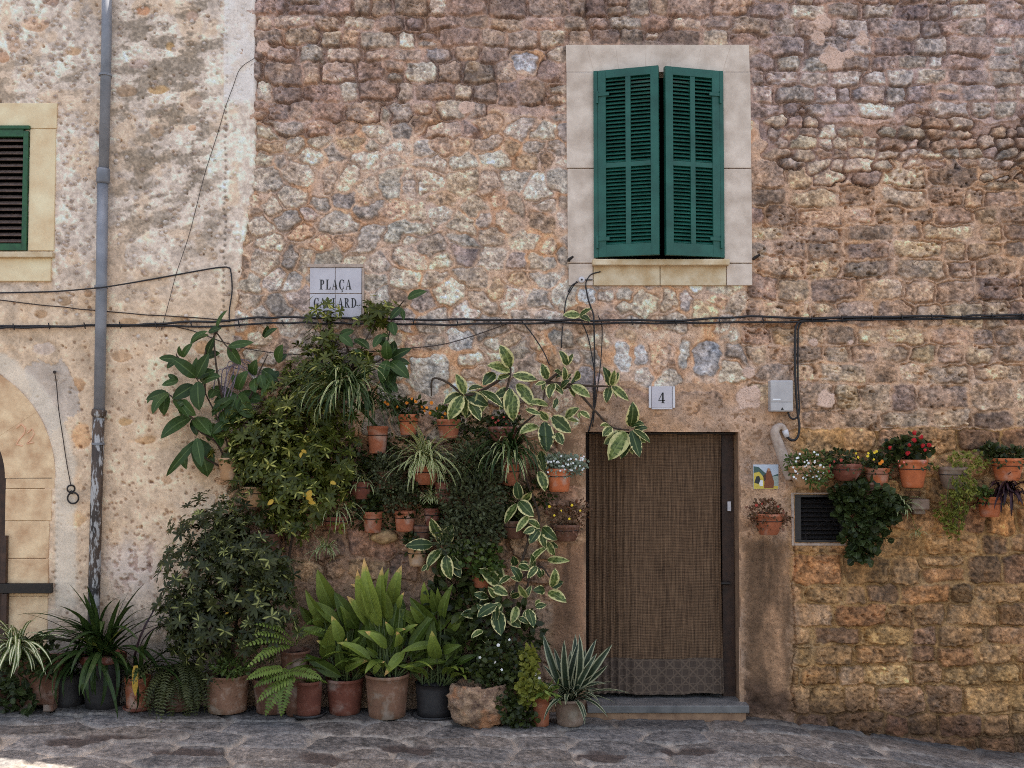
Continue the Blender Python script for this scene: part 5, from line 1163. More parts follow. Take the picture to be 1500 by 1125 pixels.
for i, (nm, lb, (cx, yt, yb, wt, wb, mt), pc, lf_) in enumerate(ASP):
    th, tp, rt = floor_pot(nm, lb, cx, yt, yb, wt, wb, mt, rim=.0 if mt == 'black' else .022, group='aspidistras in a row of three pots', saucer='black' if mt == 'black' else None)
    rg = R(20+i); mb = MB(); st = MB(); dc = -tp[1]
    for a, b, rr in lf_:
        if mt == 'black' and False: pass
        low = a[1] > 520; d0 = dc+(rg.uniform(.02, .14) if low else rg.uniform(-.08, .05)); d1 = d0+rg.uniform(.03, .12)
        pa, pb = z7(*a), z7(*b); leaf_px(mb, rg, pa, pb, d0, d1, rr*.80, 'blade' if rr < .45 else 'lance', droop=rg.uniform(.3, 1.1), fold=.36, rnd=float(np.clip((.68 if i == 1 else .42 if i == 0 else .22)+rg.normal(0, .22), 0, 1)), face=FW*1.0+UP*rg.uniform(.2, .8)+np.array((rg.normal(0, .35), 0, 0)), seg=8)
        p = P(*pa, d0); b0 = tp+np.array((rg.normal(0, rt*.35), rg.normal(0, rt*.3), -.02)); st.tube(curve_pts([b0, (b0+p)/2+np.array((0, .0, .02)), p+nrmz(P(*pb, d1)-p)*.03], 4), np.linspace(.006, .0045, 9), 5)
    for k in range(11):      # outer leaves arch out over the rim
        a_ = rg.uniform(math.pi*.95, math.pi*2.05); D = np.array((math.cos(a_), math.sin(a_)*.8, rg.uniform(.5, 1.3))); b0 = tp+np.array((math.cos(a_), math.sin(a_), 0))*rt*.4; Lg = rg.uniform(.24, .36); p = b0+nrmz(D)*rg.uniform(.06, .16)
        leaves(mb, p, D, UP-nrmz(D)*nrmz(D)[2]+rg.normal(0, .25, 3), Lg, Lg*.25, rg.uniform(.8, 1.7), .3, 'blade', 8, float(np.clip(rg.normal(.35, .2), 0, 1)), rg); st.tube([b0-np.array((0, 0, .02)), p+nrmz(D)*.02], .005, 5)
    # leaves further back fill the clump
    for k in range(16):
        b0 = tp+np.array((rg.normal(0, rt*.45), rg.uniform(0, .06), 0)); Lg = rg.uniform(.28, .42); D = np.array((rg.normal(0, .32), rg.uniform(-.15, .15), 1.)); p = b0+nrmz(D)*rg.uniform(.08, .22)
        leaves(mb, p, D, FW+UP*.3+rg.normal(0, .3, 3), Lg, Lg*.22, rg.uniform(.2, .7), .3, 'blade', 7, rg.uniform(0, .12), rg); st.tube([b0-np.array((0, 0, .02)), p+nrmz(D)*.02], .005, 5)
    mb.build('foliage', LM['aspid'], th); st.build('petiole', M['stem_green'], th)
# hollow rock planter with white flowers
c = ground_at(704, 1070); c = P(704, 1072, -c[1]-.13); c[2] = zg(c[0]); th = thing('rock_planter', 'hollowed rough brown rock planted with small white flowers', 'rock planter', c, GF)
rg = R(30); mb = MB(); nU, nV = 60, 30; V = []; Aat = []
for j in range(nV):
    ph = -1.35+2.7*j/(nV-1)
    for i in range(nU):
        t = 2*math.pi*i/nU; x, y, z = math.cos(t)*math.cos(ph), math.sin(t)*math.cos(ph), math.sin(ph)
        k = 1+.28*(fbm(np.array(x*3+y*2), np.array(z*3+y), 1.3, 3, 200)-.5)+.42*(fbm(np.array(x*5+y*3), np.array(z*5-y*2), .9, 3, 201)-.5)
        k = float(k); zz_ = z*.185*k
        if z > .55: zz_ = .185*(.55+.25*(k-1)*2-(z-.55)*.9)
        V.append((c[0]+x*.215*k*(1.05 if z < 0 else 1), c[1]+y*.15*k, c[2]+.175+max(zz_*1.12, -.18)))
F = [(j*nU+i, j*nU+(i+1) % nU, (j+1)*nU+(i+1) % nU, (j+1)*nU+i) for j in range(nV-1) for i in range(nU)]
F += [tuple(range(nU-1, -1, -1)), tuple((nV-1)*nU+k for k in range(nU))]
mb.add(V, F)
m, nt, b = newmat('rough_brown_rock'); co = objco(nt); n1 = noise(nt, 14, 6, .7, co); n2 = noise(nt, 50, 5, .65, co); n3 = noise(nt, 6, 3, .6, co)
base = mixc(nt, ramp(nt, n1, .35, .62), A(84, 60, 48), A(172, 138, 108)); base = mixc(nt, ramp(nt, n3, .52, .62, 0, .7), base, A(176, 116, 74)); base = mixc(nt, ramp(nt, n2, .64, .72, 0, .8), base, A(206, 192, 178))
L(nt, base, b.inputs['Base Color']); b.inputs['Roughness'].default_value = .9; bump(nt, b, mathn(nt, 'ADD', n1, n2), 1., .02); M['rock'] = m
mb.build('rock', M['rock'], th, True); dr = -c[1]
mb = MB(); scatter(mb, rg, [(735, 965, 40, 28, dr, .10), (752, 1010, 24, 48, dr+.05, .08), (725, 985, 26, 24, dr, .08), (765, 1050, 24, 16, dr+.08, .06), (745, 1035, 20, 24, dr+.12, .05), (705, 985, 22, 14, dr, .08)], 900, (.018, .034), ratio=.7, droop=.4); mb.build('foliage', LM['small_dark'], th)
for x, y in ((735, 981), (725, 970), (703, 963), (730, 945), (746, 937)): flower(th, 'white', (206, 202, 196), P(x, y, dr+.14), .011)
# yellow-green trailing herb in terracotta
th, tp, rt = floor_pot('creeping_herb', 'yellow green trailing herb beside the rock in a slim orange pot', 792, 1017, 1060, 30, 24, 'mid', dadd=.42)
rg = R(31); mb = MB(); scatter(mb, rg, [(774, 966, 12, 20, .44, .05), (772, 1010, 14, 26, .5, .05), (778, 985, 10, 20, .46, .05), (790, 1012, 14, 8, .46, .05)], 300, (.02, .034), ratio=.85, prof='round'); mb.build('foliage', LM['yellow_green'], th)
for x, y in ((784, 988), (790, 993)): flower(th, 'white', (226, 222, 218), P(x, y, .5), .014)
mb = MB(); scatter(mb, rg, [(800, 1012, 16, 6, .46, .05)], 24, (.05, .08), ratio=.2, prof='strap'); mb.build('grass_leaf', LM['fern'], th)
# pale edged strap plant by the step
th, tp, rt = floor_pot('dracaena_plant', 'cream edged strap leaved plant in a weathered pot beside the doorstep', 835, 1022, 1067, 48, 38, 'grey', rim=.02)
rg = R(32); mb = MB(); dd_ = -tp[1]
for a, b in (((826, 1018), (796, 932)), ((832, 1018), (826, 942)), ((830, 1015), (846, 945)), ((838, 1018), (843, 930)), ((842, 1015), (850, 935)), ((846, 1015), (872, 938)), ((850, 1008), (895, 946)), ((836, 1012), (890, 975)), ((846, 1010), (886, 1000)), ((822, 1012), (797, 975)), ((815, 1005), (796, 1000)), ((842, 1016), (872, 960)), ((834, 1018), (812, 950)), ((836, 1016), (860, 985)), ((830, 1018), (805, 985)), ((840, 1018), (835, 955)), ((848, 1014), (880, 985)), ((842, 1016), (858, 950)), ((838, 1016), (820, 965))):
    leaf_px(mb, rg, a, b, dd_+.0, dd_+rg.uniform(-.1, .14), .105, 'strap', droop=rg.uniform(.4, 1.2), fold=.3, seg=8)
rosette(mb, rg, tp, 34, (.2, .42), .030, (.4, 1.4), (.5, 2.0), fwd=.3, spread=.012); mb.build('foliage', LM['strap_edge'], th)

# ================================================================== the plants on and against the wall
# rubber plant, leaves traced
def z5(x, y): return (200+x/3.75, 400+y/3.75)
th = thing('rubber_plant', 'rubber plant with big dark glossy leaves spread high on the left', 'rubber plant', P(335, 720, .10), None)
rg = R(40); mb = MB()
for a, b, rr in [((325, 572), (200, 470), .42), ((330, 572), (398, 440), .44), ((228, 475), (122, 466), .4), ((255, 462), (302, 388), .36), ((297, 388), (385, 318), .34), ((385, 455), (428, 352), .34), ((360, 602), (455, 566), .5), ((338, 598), (345, 755), .58), ((312, 618), (198, 690), .5), ((165, 652), (52, 695), .42), ((228, 592), (138, 616), .4), ((160, 658), (150, 778), .5), ((175, 660), (88, 765), .42), ((212, 690), (285, 790), .5), ((302, 790), (132, 905), .42), ((325, 792), (408, 892), .62), ((415, 825), (465, 958), .52), ((335, 915), (168, 1108), .18), ((262, 960), (272, 1078), .5), ((330, 908), (358, 1065), .36), ((560, 668), (642, 798), .52), ((550, 668), (503, 810), .5), ((532, 688), (415, 778), .42), ((560, 640), (608, 540), .56), ((640, 560), (658, 478), .56), ((650, 578), (652, 655), .52), ((692, 530), (775, 595), .5), ((775, 490), (802, 393), .72), ((700, 352), (772, 303), .34), ((505, 402), (645, 380), .26), ((440, 315), (495, 203), .24), ((395, 325), (468, 300), .4), ((395, 340), (300, 385), .34), ((250, 700), (320, 780), .5), ((430, 640), (400, 690), .5), ((600, 690), (560, 760), .5), ((700, 560), (760, 640), .5), ((680, 560), (700, 640), .5), ((730, 600), (690, 690), .4), ((780, 540), (730, 600), .5), ((270, 700), (215, 740), .5), ((480, 820), (420, 880), .5), ((600, 760), (520, 830), .5), ((470, 760), (500, 880), .4), ((1378, 480), (1348, 602), .5), ((1388, 490), (1386, 665), .5), ((1400, 488), (1492, 572), .44), ((1380, 475), (1372, 375), .5), ((1402, 468), (1505, 415), .36), ((1345, 338), (1300, 410), .5), ((1385, 345), (1340, 350), .5), ((1200, 362), (1278, 418), .46), ((1118, 340), (1190, 405), .44), ((1490, 140), (1590, 100), .40), ((1402, 270), (1420, 345), .6), ((1450, 190), (1395, 250), .44), ((1378, 590), (1432, 655), .5), ((1290, 480), (1230, 560), .4), ((1250, 470), (1200, 420), .4)]:
    d0 = rg.uniform(.10, .22); pa, pb = np.array(z5(*a)), np.array(z5(*b)); leaf_px(mb, rg, pa, pb, d0, d0+rg.uniform(.02, .10), min(rr*.88, .46), 'ovate', seg=7, fold=.16)
    if rg.random() < .6 and pa[0] > 225:
        an = rg.uniform(.5, 1.2)*rg.choice((-1, 1)); v = pb-pa; v = np.array((v[0]*math.cos(an)-v[1]*math.sin(an), v[0]*math.sin(an)+v[1]*math.cos(an)))*rg.uniform(.65, .95)
        leaf_px(mb, rg, pa, pa+v, d0-.05, d0-.03+rg.uniform(-.03, .05), rg.uniform(.36, .48), 'ovate', fold=.16)
mb.build('foliage', LM['rubber'], th)
mb = MB(); pot0 = P(336, 690, .1)
for pts in ([(336, 690), (330, 640), (300, 575), (286, 552)], [(330, 640), (290, 620), (262, 590), (244, 575)], [(336, 690), (318, 650), (290, 630), (284, 612)], [(300, 575), (300, 520), (312, 495), (322, 480)], [(336, 680), (345, 610), (348, 580)], [(345, 620), (372, 570), (380, 545), (392, 520)], [(336, 690), (300, 670), (285, 645)], [(330, 600), (318, 545), (314, 488), (330, 505), (340, 515)], [(372, 570), (440, 560), (520, 540), (560, 525), (568, 500), (575, 460)], [(560, 525), (572, 560)], [(520, 540), (505, 500), (500, 488)], [(290, 552), (262, 525), (258, 518)], [(575, 460), (592, 440)]):
    vine(mb, [P(x, y, .06+.08*(i > 0)) for i, (x, y) in enumerate(pts)], .009, .004)
mb.build('stem', M['stem'], th)
c = P(336, 703, .14); pot_mesh(c, .085, .06, .16, rim=.02).build('pot', TM['pale'], th, True)
mb = MB(); mb.tube([P(333, 688, .14), np.array((c[0], .02, P(333, 688, .14)[2]))], .005, 6); mb.build('hanger', M['black_metal'], th)
# grey dry vine
mb = MB(); rg = R(41)
for k in range(9):
    y0 = 585+rg.uniform(-20, 25); x0 = 312+rg.uniform(-6, 20); pts = [(x0, y0+10), (x0+8+rg.normal(0, 4), y0-30), (x0+22+rg.normal(0, 5), 532+rg.uniform(-4, 10)), (352+rg.uniform(-10, 10), 526+rg.uniform(0, 14)), (378+rg.uniform(-8, 12), 545+rg.uniform(0, 20))]
    vine(mb, [P(x, y, rg.uniform(.05, .12)) for x, y in pts], .0045, .002)
tag(mb.build('dry_vine', M['grey_vine'], None), 'leafless grey purple vine stems looping behind the rubber plant', 'vine')
# upper umbrella bush with yellow variegation
th = thing('variegated_umbrella_plant', 'tall umbrella plant with yellow splashed leaves covering the wall below the sign', 'umbrella plant', P(380, 800, .1), None)
rg = R(42); mb = MB()
BB = [(476, 468, 20, 24, .14, .07), (470, 500, 26, 24, .16, .09), (550, 462, 24, 22, .14, .07), (470, 545, 52, 34, .20, .13), (440, 580, 58, 40, .22, .14), (520, 528, 34, 26, .18, .1), (430, 630, 58, 48, .24, .16), (400, 680, 52, 46, .24, .16), (470, 670, 48, 44, .22, .14), (440, 720, 54, 40, .24, .16), (500, 620, 28, 40, .16, .1), (385, 640, 44, 50, .2, .13), (420, 760, 40, 30, .2, .12), (500, 700, 30, 30, .18, .1), (355, 650, 40, 50, .16, .1)]
C, O = blob_pts(rg, BB, 1500, .3); C = C+rg.normal(0, .035, C.shape)*np.array((1, .4, 1)); C[:, 1] = np.minimum(C[:, 1], -.02); whorls(mb, rg, C, O, (5, 9), (.03, .072), .34); mb.build('foliage', LM['scheff'], th)
mb = MB()
for pts in ([(395, 815), (420, 740), (440, 640), (470, 540), (474, 480)], [(395, 815), (430, 720), (480, 620), (520, 530), (550, 470)], [(395, 815), (400, 700), (420, 600)], [(420, 840), (432, 760), (440, 700)]):
    vine(mb, [P(x, y, .05+.12*(i > 0)) for i, (x, y) in enumerate(pts)], .011, .005)
mb.build('stem', M['stem'], th)
c = P(392, 812, .16); pot_mesh(c, .10, .075, .15, rim=.02).build('pot', TM['brown'], th, True)
mb = MB(); mb.tube([c+np.array((0, 0, .08)), np.array((c[0], .02, c[2]+.08))], .006, 6); mb.build('hanger', M['black_metal'], th)
mb = MB()
for a, b in (((455, 718), (450, 732)), ((452, 735), (462, 738)), ((448, 722), (444, 728)), ((400, 732), (392, 740)), ((443, 662), (440, 670)), ((484, 706), (492, 709)), ((335, 897), (330, 900)), ((442, 659), (449, 664)), ((458, 734), (450, 728))): mb = MB(); leaf_px(mb, rg, a, b, .40, .42, .45, 'ovate', rnd=rg.random()); mb.build('yellow_leaf', LM['dry'], th)
# tufted dark undergrowth right of the rubber plant
th, tp, rt = wall_pot('dark_fern', 'dark fine leaved fern in a pale wall pot under the rubber plant', 372, 712, 742, 42, 32, 'pale')
rg = R(43); mb = MB()
for k in range(60):
    a = rg.uniform(0, 6.28); frond(mb, rg, tp+rg.normal(0, .02, 3), (math.cos(a), -abs(math.sin(a))*.5, rg.uniform(.2, 1.3)), UP, rg.uniform(.16, .32), rg.uniform(.8, 2.0), 14, .03, .007)
mb.build('foliage', LM['small_dark'], th)
# big grassy spider plant
th, tp, rt = wall_pot('grassy_plant', 'grassy plant drooping dense narrow leaves beside the umbrella plant', 553, 624, 664, 32, 24, 'mid')
rg = R(44); mb = MB(); rosette(mb, rg, P(508, 582, .30), 100, (.34, .66), .015, (.5, 1.45), (1.6, 2.9), fwd=.35, spread=.03); rosette(mb, rg, P(540, 600, .2), 60, (.24, .5), .011, (.3, 1.3), (1.0, 2.4), fwd=.3, spread=.03); mb.tube([tp, P(535, 605, .16), P(510, 585, .28)], .012, 6, (.5, .5, .3, 1)); mb.build('foliage', LM['strap'], th); mb = MB(); rosette(mb, rg, P(510, 582, .32), 34, (.3, .6), .014, (.5, 1.45), (1.7, 2.9), fwd=.35, spread=.03); mb.build('pale_leaf', LM['spider'], th)

# variegated rubber plant climbing right of centre: traced leaves
th = thing('variegated_rubber_plant', 'cream edged rubber plant climbing from the ground to above the doorway', 'rubber plant', (P(745, 960, .12)[0], -.12, zg(P(745, 960, .12)[0])), None)
rg = R(45); mb = MB()
def zA(x, y): return (600+x/3.75, 450+y/3.75)
def zB(x, y): return (500+x/3.75, 550+y/3.75)
def zC(x, y): return (600+x/3.75, 750+y/3.75)
FA = [((552, 332), (500, 210), .55), ((550, 352), (428, 318), .42), ((570, 372), (702, 400), .40), ((468, 362), (402, 428), .55), ((545, 372), (480, 400), .5), ((592, 420), (678, 545), .40), ((555, 450), (535, 590), .42), ((572, 475), (568, 622), .46), ((302, 478), (255, 365), .46), ((298, 482), (187, 528), .44), ((312, 478), (430, 540), .44), ((306, 500), (308, 605), .52), ((290, 490), (212, 618), .42), ((335, 530), (388, 622), .44), ((395, 460), (512, 548), .36), ((322, 452), (400, 440), .4), ((755, 395), (728, 310), .55), ((745, 410), (688, 428), .4), ((790, 420), (765, 495), .6), ((800, 430), (842, 478), .5), ((862, 318), (828, 242), .44), ((838, 372), (795, 350), .5), ((932, 372), (888, 420), .5), ((890, 430), (992, 495), .40), ((880, 430), (905, 490), .5), ((850, 400), (850, 330), .4), ((905, 400), (930, 350), .5), ((810, 500), (790, 556), .4), ((830, 440), (880, 400), .4), ((705, 655), (608, 690), .62), ((742, 632), (752, 800), .58), ((785, 600), (888, 690), .62), ((760, 620), (712, 570), .6), ((855, 605), (932, 555), .52), ((940, 570), (988, 612), .5), ((810, 690), (842, 756), .5), ((722, 790), (738, 905), .6), ((712, 900), (745, 1010), .5), ((1102, 430), (1066, 330), .36), ((1108, 430), (1128, 345), .34), ((1115, 432), (1202, 512), .30), ((1100, 440), (1080, 520), .5), ((1210, 652), (1228, 528), .48), ((1190, 690), (1098, 832), .46), ((1220, 680), (1264, 825), .36), ((1232, 672), (1322, 745), .5), ((1205, 700), (1160, 832), .4), ((1110, 660), (1060, 710), .5), ((1215, 655), (1285, 640), .5), ((935, 42), (842, 44), .42), ((935, 45), (1000, 8), .40), ((760, 540), (640, 520), .3), ((640, 560), (720, 590), .3)]
FB = [((978, 680), (963, 582), .55), ((965, 705), (898, 815), .50), ((978, 690), (1055, 775), .48), ((1000, 690), (1042, 640), .6), ((1092, 835), (1018, 795), .55), ((1062, 840), (1000, 865), .45), ((1085, 850), (1035, 920), .5), ((1105, 835), (1180, 900), .55), ((1102, 860), (1118, 945), .5), ((1135, 915), (1172, 990), .5), ((1128, 945), (1035, 1040), .3), ((545, 892), (492, 785), .46), ((560, 930), (612, 818), .42), ((500, 930), (352, 935), .36), ((545, 960), (472, 1050), .5), ((575, 990), (600, 1120), .52), ((600, 1000), (655, 1112), .42), ((470, 1040), (440, 1075), .5), ((1060, 1060), (1040, 980), .4), ((1030, 770), (960, 860), .3)]
FC = [((500, 402), (385, 310), .42), ((455, 412), (540, 455), .5), ((432, 470), (350, 448), .4), ((475, 512), (372, 575), .5), ((502, 505), (440, 545), .5), ((478, 540), (502, 680), .46), ((535, 560), (612, 635), .5), ((602, 580), (650, 612), .5), ((650, 535), (682, 632), .4), ((692, 520), (752, 510), .5), ((762, 440), (858, 492), .48), ((742, 430), (680, 430), .5), ((780, 410), (800, 315), .46), ((758, 262), (875, 268), .26), ((600, 290), (660, 318), .5), ((582, 295), (568, 240), .5), ((385, 562), (285, 562), .48), ((402, 652), (340, 688), .4), ((402, 680), (432, 725), .6), ((425, 560), (370, 510), .4), ((550, 352), (490, 395), .34), ((610, 380), (560, 300), .4), ((700, 300), (650, 360), .4), ((720, 360), (690, 300), .4), ((640, 470), (600, 400), .4), ((560, 470), (610, 440), .4), ((470, 470), (430, 410), .4), ((690, 560), (640, 600), .4), ((590, 520), (560, 610), .4), ((520, 560), (460, 600), .45)]
for F_, z_, dl in ((FA, zA, (.10, .22)), (FB, zB, (.16, .30)), (FC, zC, (.18, .34))):
    for a, b, rr in F_:
        d0 = rg.uniform(*dl); pa, pb = np.array(z_(*a)), np.array(z_(*b)); leaf_px(mb, rg, pa, pb, d0, d0+rg.uniform(.02, .09), min(rr, .45), 'ovate', fold=.14)
        if rg.random() < .55:
            an = rg.uniform(.5, 1.1)*rg.choice((-1, 1)); v = pb-pa; v = np.array((v[0]*math.cos(an)-v[1]*math.sin(an), v[0]*math.sin(an)+v[1]*math.cos(an)))*rg.uniform(.6, .9)
            leaf_px(mb, rg, pa, pa+v, d0-.05, d0-.03+rg.uniform(-.03, .05), rg.uniform(.34, .46), 'ovate', fold=.14)
mb.build('foliage', LM['ficus'], th)
mb = MB()
for pts in ([(745, 1010), (748, 930), (758, 850), (775, 790), (790, 760), (770, 700), (752, 640), (790, 600), (800, 560)], [(752, 640), (740, 590), (748, 545), (745, 535)], [(745, 980), (735, 900), (722, 880)], [(758, 850), (790, 830), (805, 845)], [(748, 930), (725, 940), (705, 925)], [(800, 560), (840, 570), (870, 600), (895, 625), (922, 630)], [(800, 560), (860, 565), (895, 566)], [(748, 545), (710, 570), (682, 578), (655, 560), (634, 555), (632, 580)], [(775, 790), (760, 740), (762, 725)], [(735, 900), (690, 850), (650, 800), (645, 790)], [(800, 560), (822, 545), (836, 555)], [(745, 980), (760, 920), (772, 862), (780, 825)]):
    vine(mb, [P(x, y, .10 if i == 0 else rg.uniform(.10, .16)) for i, (x, y) in enumerate(pts)], .012, .006)
mb.build('stem', M['stem'], th)
c = np.array((P(745, 1000, .14)[0], -.15, zg(P(745, 1000, .14)[0]))); pot_mesh(c, .11, .085, .2, rim=.02).build('pot', TM['brown'], th, True)

# small pots on the wall, left and centre
GW = 'potted plants hanging on the house wall'
CN = [0]
th, tp, rt = wall_pot('marigold_pot', 'small bright orange pot of orange marigolds under the rubber plant branch', 598, 607, 637, 31, 22, 'new')
rg = R(50); wall_leafy(th, tp, rt, rg, 'small_dark', [(598, 598, 26, 14, .1, .06), (575, 592, 18, 10, .09, .04)], 170, (.02, .035), ratio=.45)
for x, y in ((564, 589), (568, 592), (609, 588), (596, 590), (582, 596), (618, 596), (603, 584)): flower(th, 'orange', (220, 130, 40), P(x, y, .14), .013, 8)
th, tp, rt = wall_pot('pansy_pot', 'terracotta pot of orange flowers left of the cream edged leaves', 657, 614, 642, 36, 26, 'mid')
rg = R(51); wall_leafy(th, tp, rt, rg, 'small_green', [(655, 606, 22, 10, .11, .06)], 110, (.02, .035), ratio=.5)
for x, y in ((625, 597), (630, 605), (622, 602), (652, 606), (648, 612), (632, 590), (640, 598)): flower(th, 'orange', (220, 130, 40), P(x, y, .15), .013, 8)
th, tp, rt = wall_pot('dianthus_bowl', 'low terracotta bowl of small red flowers below the cream edged leaves', 736, 625, 648, 42, 24, 'red', belly=.008)
rg = R(52); wall_leafy(th, tp, rt, rg, 'small_dark', [(736, 616, 26, 10, .12, .07)], 150, (.018, .03), ratio=.5)
for x, y in ((722, 612), (730, 616), (738, 611), (745, 616), (752, 613), (726, 619), (760, 605), (742, 620)): flower(th, 'red_small', (160, 66, 54), P(x, y, .19), .011)
th, tp, rt = wall_pot('alyssum_pot', 'bright orange pot of silver leaved white alyssum beside the door curtain', 819, 686, 720, 38, 28, 'new')
rg = R(53); wall_leafy(th, tp, rt, rg, 'silver', [(828, 677, 30, 12, .12, .08), (842, 686, 16, 10, .16, .05), (810, 676, 16, 10, .12, .06)], 420, (.012, .022), ratio=.7)
for k in range(34): flower(th, 'white_tiny', (226, 224, 216), P(rg.uniform(802, 856), rg.uniform(668, 692), .2+rg.uniform(0, .04)), .008)
th, tp, rt = wall_pot('spider_plant_pot', 'largest striped spider plant bursting from a bulging pot at the centre', 624, 682, 710, 34, 26, 'mid', belly=.014)
rg = R(54); mb = MB(); rosette(mb, rg, tp+np.array((0, -.05, .05)), 100, (.24, .46), .013, (.05, 1.45), (.8, 2.3), fwd=.4, spread=.014)
for k in range(12): p = P(632+rg.normal(0, 3), 728+rg.normal(0, 4), .24); rosette(mb, rg, p, 5, (.04, .09), .008, (.0, 1.2), (1, 2), fwd=.3)
mb.tube([tp, P(630, 690, .24), P(632, 728, .24)], .003, 5, (.5, .5, .5, 1)); mb.build('foliage', LM['spider'], th)
th, tp, rt = wall_pot('spider_plant_pot', 'small striped spider plant in a round red pot under the grassy plant', 530, 705, 731, 30, 20, 'red', belly=.012)
rg = R(55); mb = MB(); rosette(mb, rg, tp, 44, (.12, .24), .010, (.2, 1.4), (1.0, 2.4), fwd=.3); mb.build('foliage', LM['spider'], th)
th, tp, rt = wall_pot('shrub_pot', 'terracotta pot with pale scratches and a dark little shrub above the jutting stone', 546, 749, 780, 31, 23, 'mid')
rg = R(56); wall_leafy(th, tp, rt, rg, 'small_dark', [(546, 736, 16, 14, .1, .06)], 130, (.02, .035), ratio=.5)
mb = MB(); rg = R(57)
for k in range(9): x, y = rg.uniform(538, 556), rg.uniform(756, 774); p = P(x, y, .165); mb.obox(p, (rg.uniform(.003, .008), 0, 0), (0, .004, 0), (0, 0, .0018))
th, tp, rt = wall_pot('succulent_pot', 'terracotta pot of dark spiky succulents second from the jutting stone', 593, 748, 778, 32, 25, 'mid')
rg = R(58); mb = MB()
for k in range(14): p = P(rg.uniform(570, 606), rg.uniform(738, 760), rg.uniform(.1, .2)); rosette(mb, rg, p, 12, (.025, .045), .010, (.1, 1.3), (.2, .6), fwd=.35, seg=3, prof='lance', spread=.003)
mb.build('foliage', LM['small_dark'], th)
th, tp, rt = wall_pot('fern_pot', 'feathery green fern hanging between the two spider plants', 566, 690, 716, 30, 22, 'brown')
rg = R(59); mb = MB(); scatter(mb, rg, [(566, 690, 24, 26, .16, .1), (578, 722, 24, 24, .16, .1), (600, 725, 14, 14, .12, .07)], 1100, (.010, .02), ratio=.6); mb.build('foliage', LM['small_grey'], th)
th, tp, rt = wall_pot('runner_pot', 'red terracotta pot with curling spider runners below the largest spider plant', 651, 706, 738, 30, 22, 'red', belly=.01)
rg = R(60); mb = MB(); rosette(mb, rg, tp, 16, (.10, .2), .008, (.1, 1.2), (1.4, 2.8), fwd=.3); mb.build('foliage', LM['spider'], th)
th, tp, rt = wall_pot('little_red_pot', 'half hidden red pot low behind the grey green bush', 634, 744, 774, 26, 20, 'red')
rg = R(61); wall_leafy(th, tp, rt, rg, 'small_dark', [(634, 738, 16, 10, .1, .06)], 80, (.02, .03), ratio=.5)
th, tp, rt = wall_pot('lily_grass_pot', 'grassy leaves drooping over an orange pot right of the grey green bush', 747, 680, 711, 30, 22, 'mid')
rg = R(62); mb = MB(); rosette(mb, rg, tp+np.array((0, -.03, .08)), 90, (.26, .5), .015, (.3, 1.4), (1.5, 2.8), fwd=.3, spread=.02); rosette(mb, rg, tp+np.array((-.06, -.01, .10)), 30, (.25, .42), .010, (.0, .9), (.8, 1.8), fwd=.2, spread=.02, az=(120, 240)); mb.build('foliage', LM['strap'], th)
mb = MB(); rosette(mb, rg, tp+np.array((0.02, -.06, .06)), 26, (.24, .40), .013, (.4, 1.3), (1.6, 2.7), fwd=.4, spread=.02); mb.build('pale_leaf', LM['spider'], th)
th, tp, rt = wall_pot('runner_plant', 'spider plant with long hanging runners lowest over the bare wall', 492, 756, 776, 36, 26, 'red', belly=.006)
rg = R(63); mb = MB(); rosette(mb, rg, tp, 30, (.25, .44), .009, (.2, 1.3), (1.6, 2.7), fwd=.2)
p = P(478, 800, .18); rosette(mb, rg, p, 46, (.08, .16), .010, (-.9, 1.2), (.4, 1.8), fwd=.3); mb.tube(curve_pts([tp, tp+np.array((-.03, -.06, .05)), P(484, 770, .22), p], 5), .0025, 5, (.5, .5, .5, 1)); mb.build('foliage', LM['spider'], th)
mb = MB(); scatter(mb, rg, [(484, 700, 6, 30, .2, .04), (495, 770, 10, 8, .18, .03)], 60, (.02, .04), ratio=.4); mb.tube(curve_pts([tp, P(488, 720, .2), P(484, 690, .2)], 4), .003, 5, (.5, .5, .5, 1)); mb.build('side_shoot', LM['yellow_green'], th)
th, tp, rt = wall_pot('tan_pot', 'tan pot with a single cream edged leaf over its rim, right of the jutting stone', 611, 800, 829, 30, 22, 'pale')
rg = R(64); wall_leafy(th, tp, rt, rg, 'small_dark', [(608, 792, 20, 10, .1, .06)], 110, (.02, .035), ratio=.5)
# grey green bush in the middle
th, tp, rt = wall_pot('grey_green_bush', 'dense grey green bush filling the wall right of centre', 690, 800, 832, 40, 30, 'brown')
rg = R(65); mb = MB(); scatter(mb, rg, [(690, 680, 40, 34, .20, .12), (690, 735, 46, 44, .22, .14), (680, 785, 44, 38, .22, .13), (715, 700, 28, 40, .18, .1), (715, 770, 26, 36, .18, .1)], 3400, (.016, .03), ratio=.42, droop=.3); mb.build('foliage', LM['small_grey'], th)
mb = MB()
for x, y in ((670, 680), (700, 660), (715, 700), (680, 740), (660, 760), (710, 780)): vine(mb, [tp, (tp+P(x, y, .18))/2, P(x, y, .22)], .006, .003)
mb.build('stem', M['stem'], th)
th, tp, rt = wall_pot('parsley_pot', 'light green leafy herb low in the middle, under the grey green bush', 706, 832, 860, 34, 26, 'mid')
rg = R(66); wall_leafy(th, tp, rt, rg, 'small_green', [(690, 812, 40, 20, .2, .1), (712, 830, 24, 16, .2, .08), (660, 825, 18, 14, .16, .06)], 420, (.02, .036), ratio=.75)
th, tp, rt = wall_pot('terracotta_bowl', 'terracotta bowl half hidden among cream edged leaves', 754, 762, 788, 38, 26, 'brown', belly=.006)
rg = R(67); wall_leafy(th, tp, rt, rg, 'small_dark', [(754, 752, 20, 12, .1, .06)], 120, (.02, .03), ratio=.5)
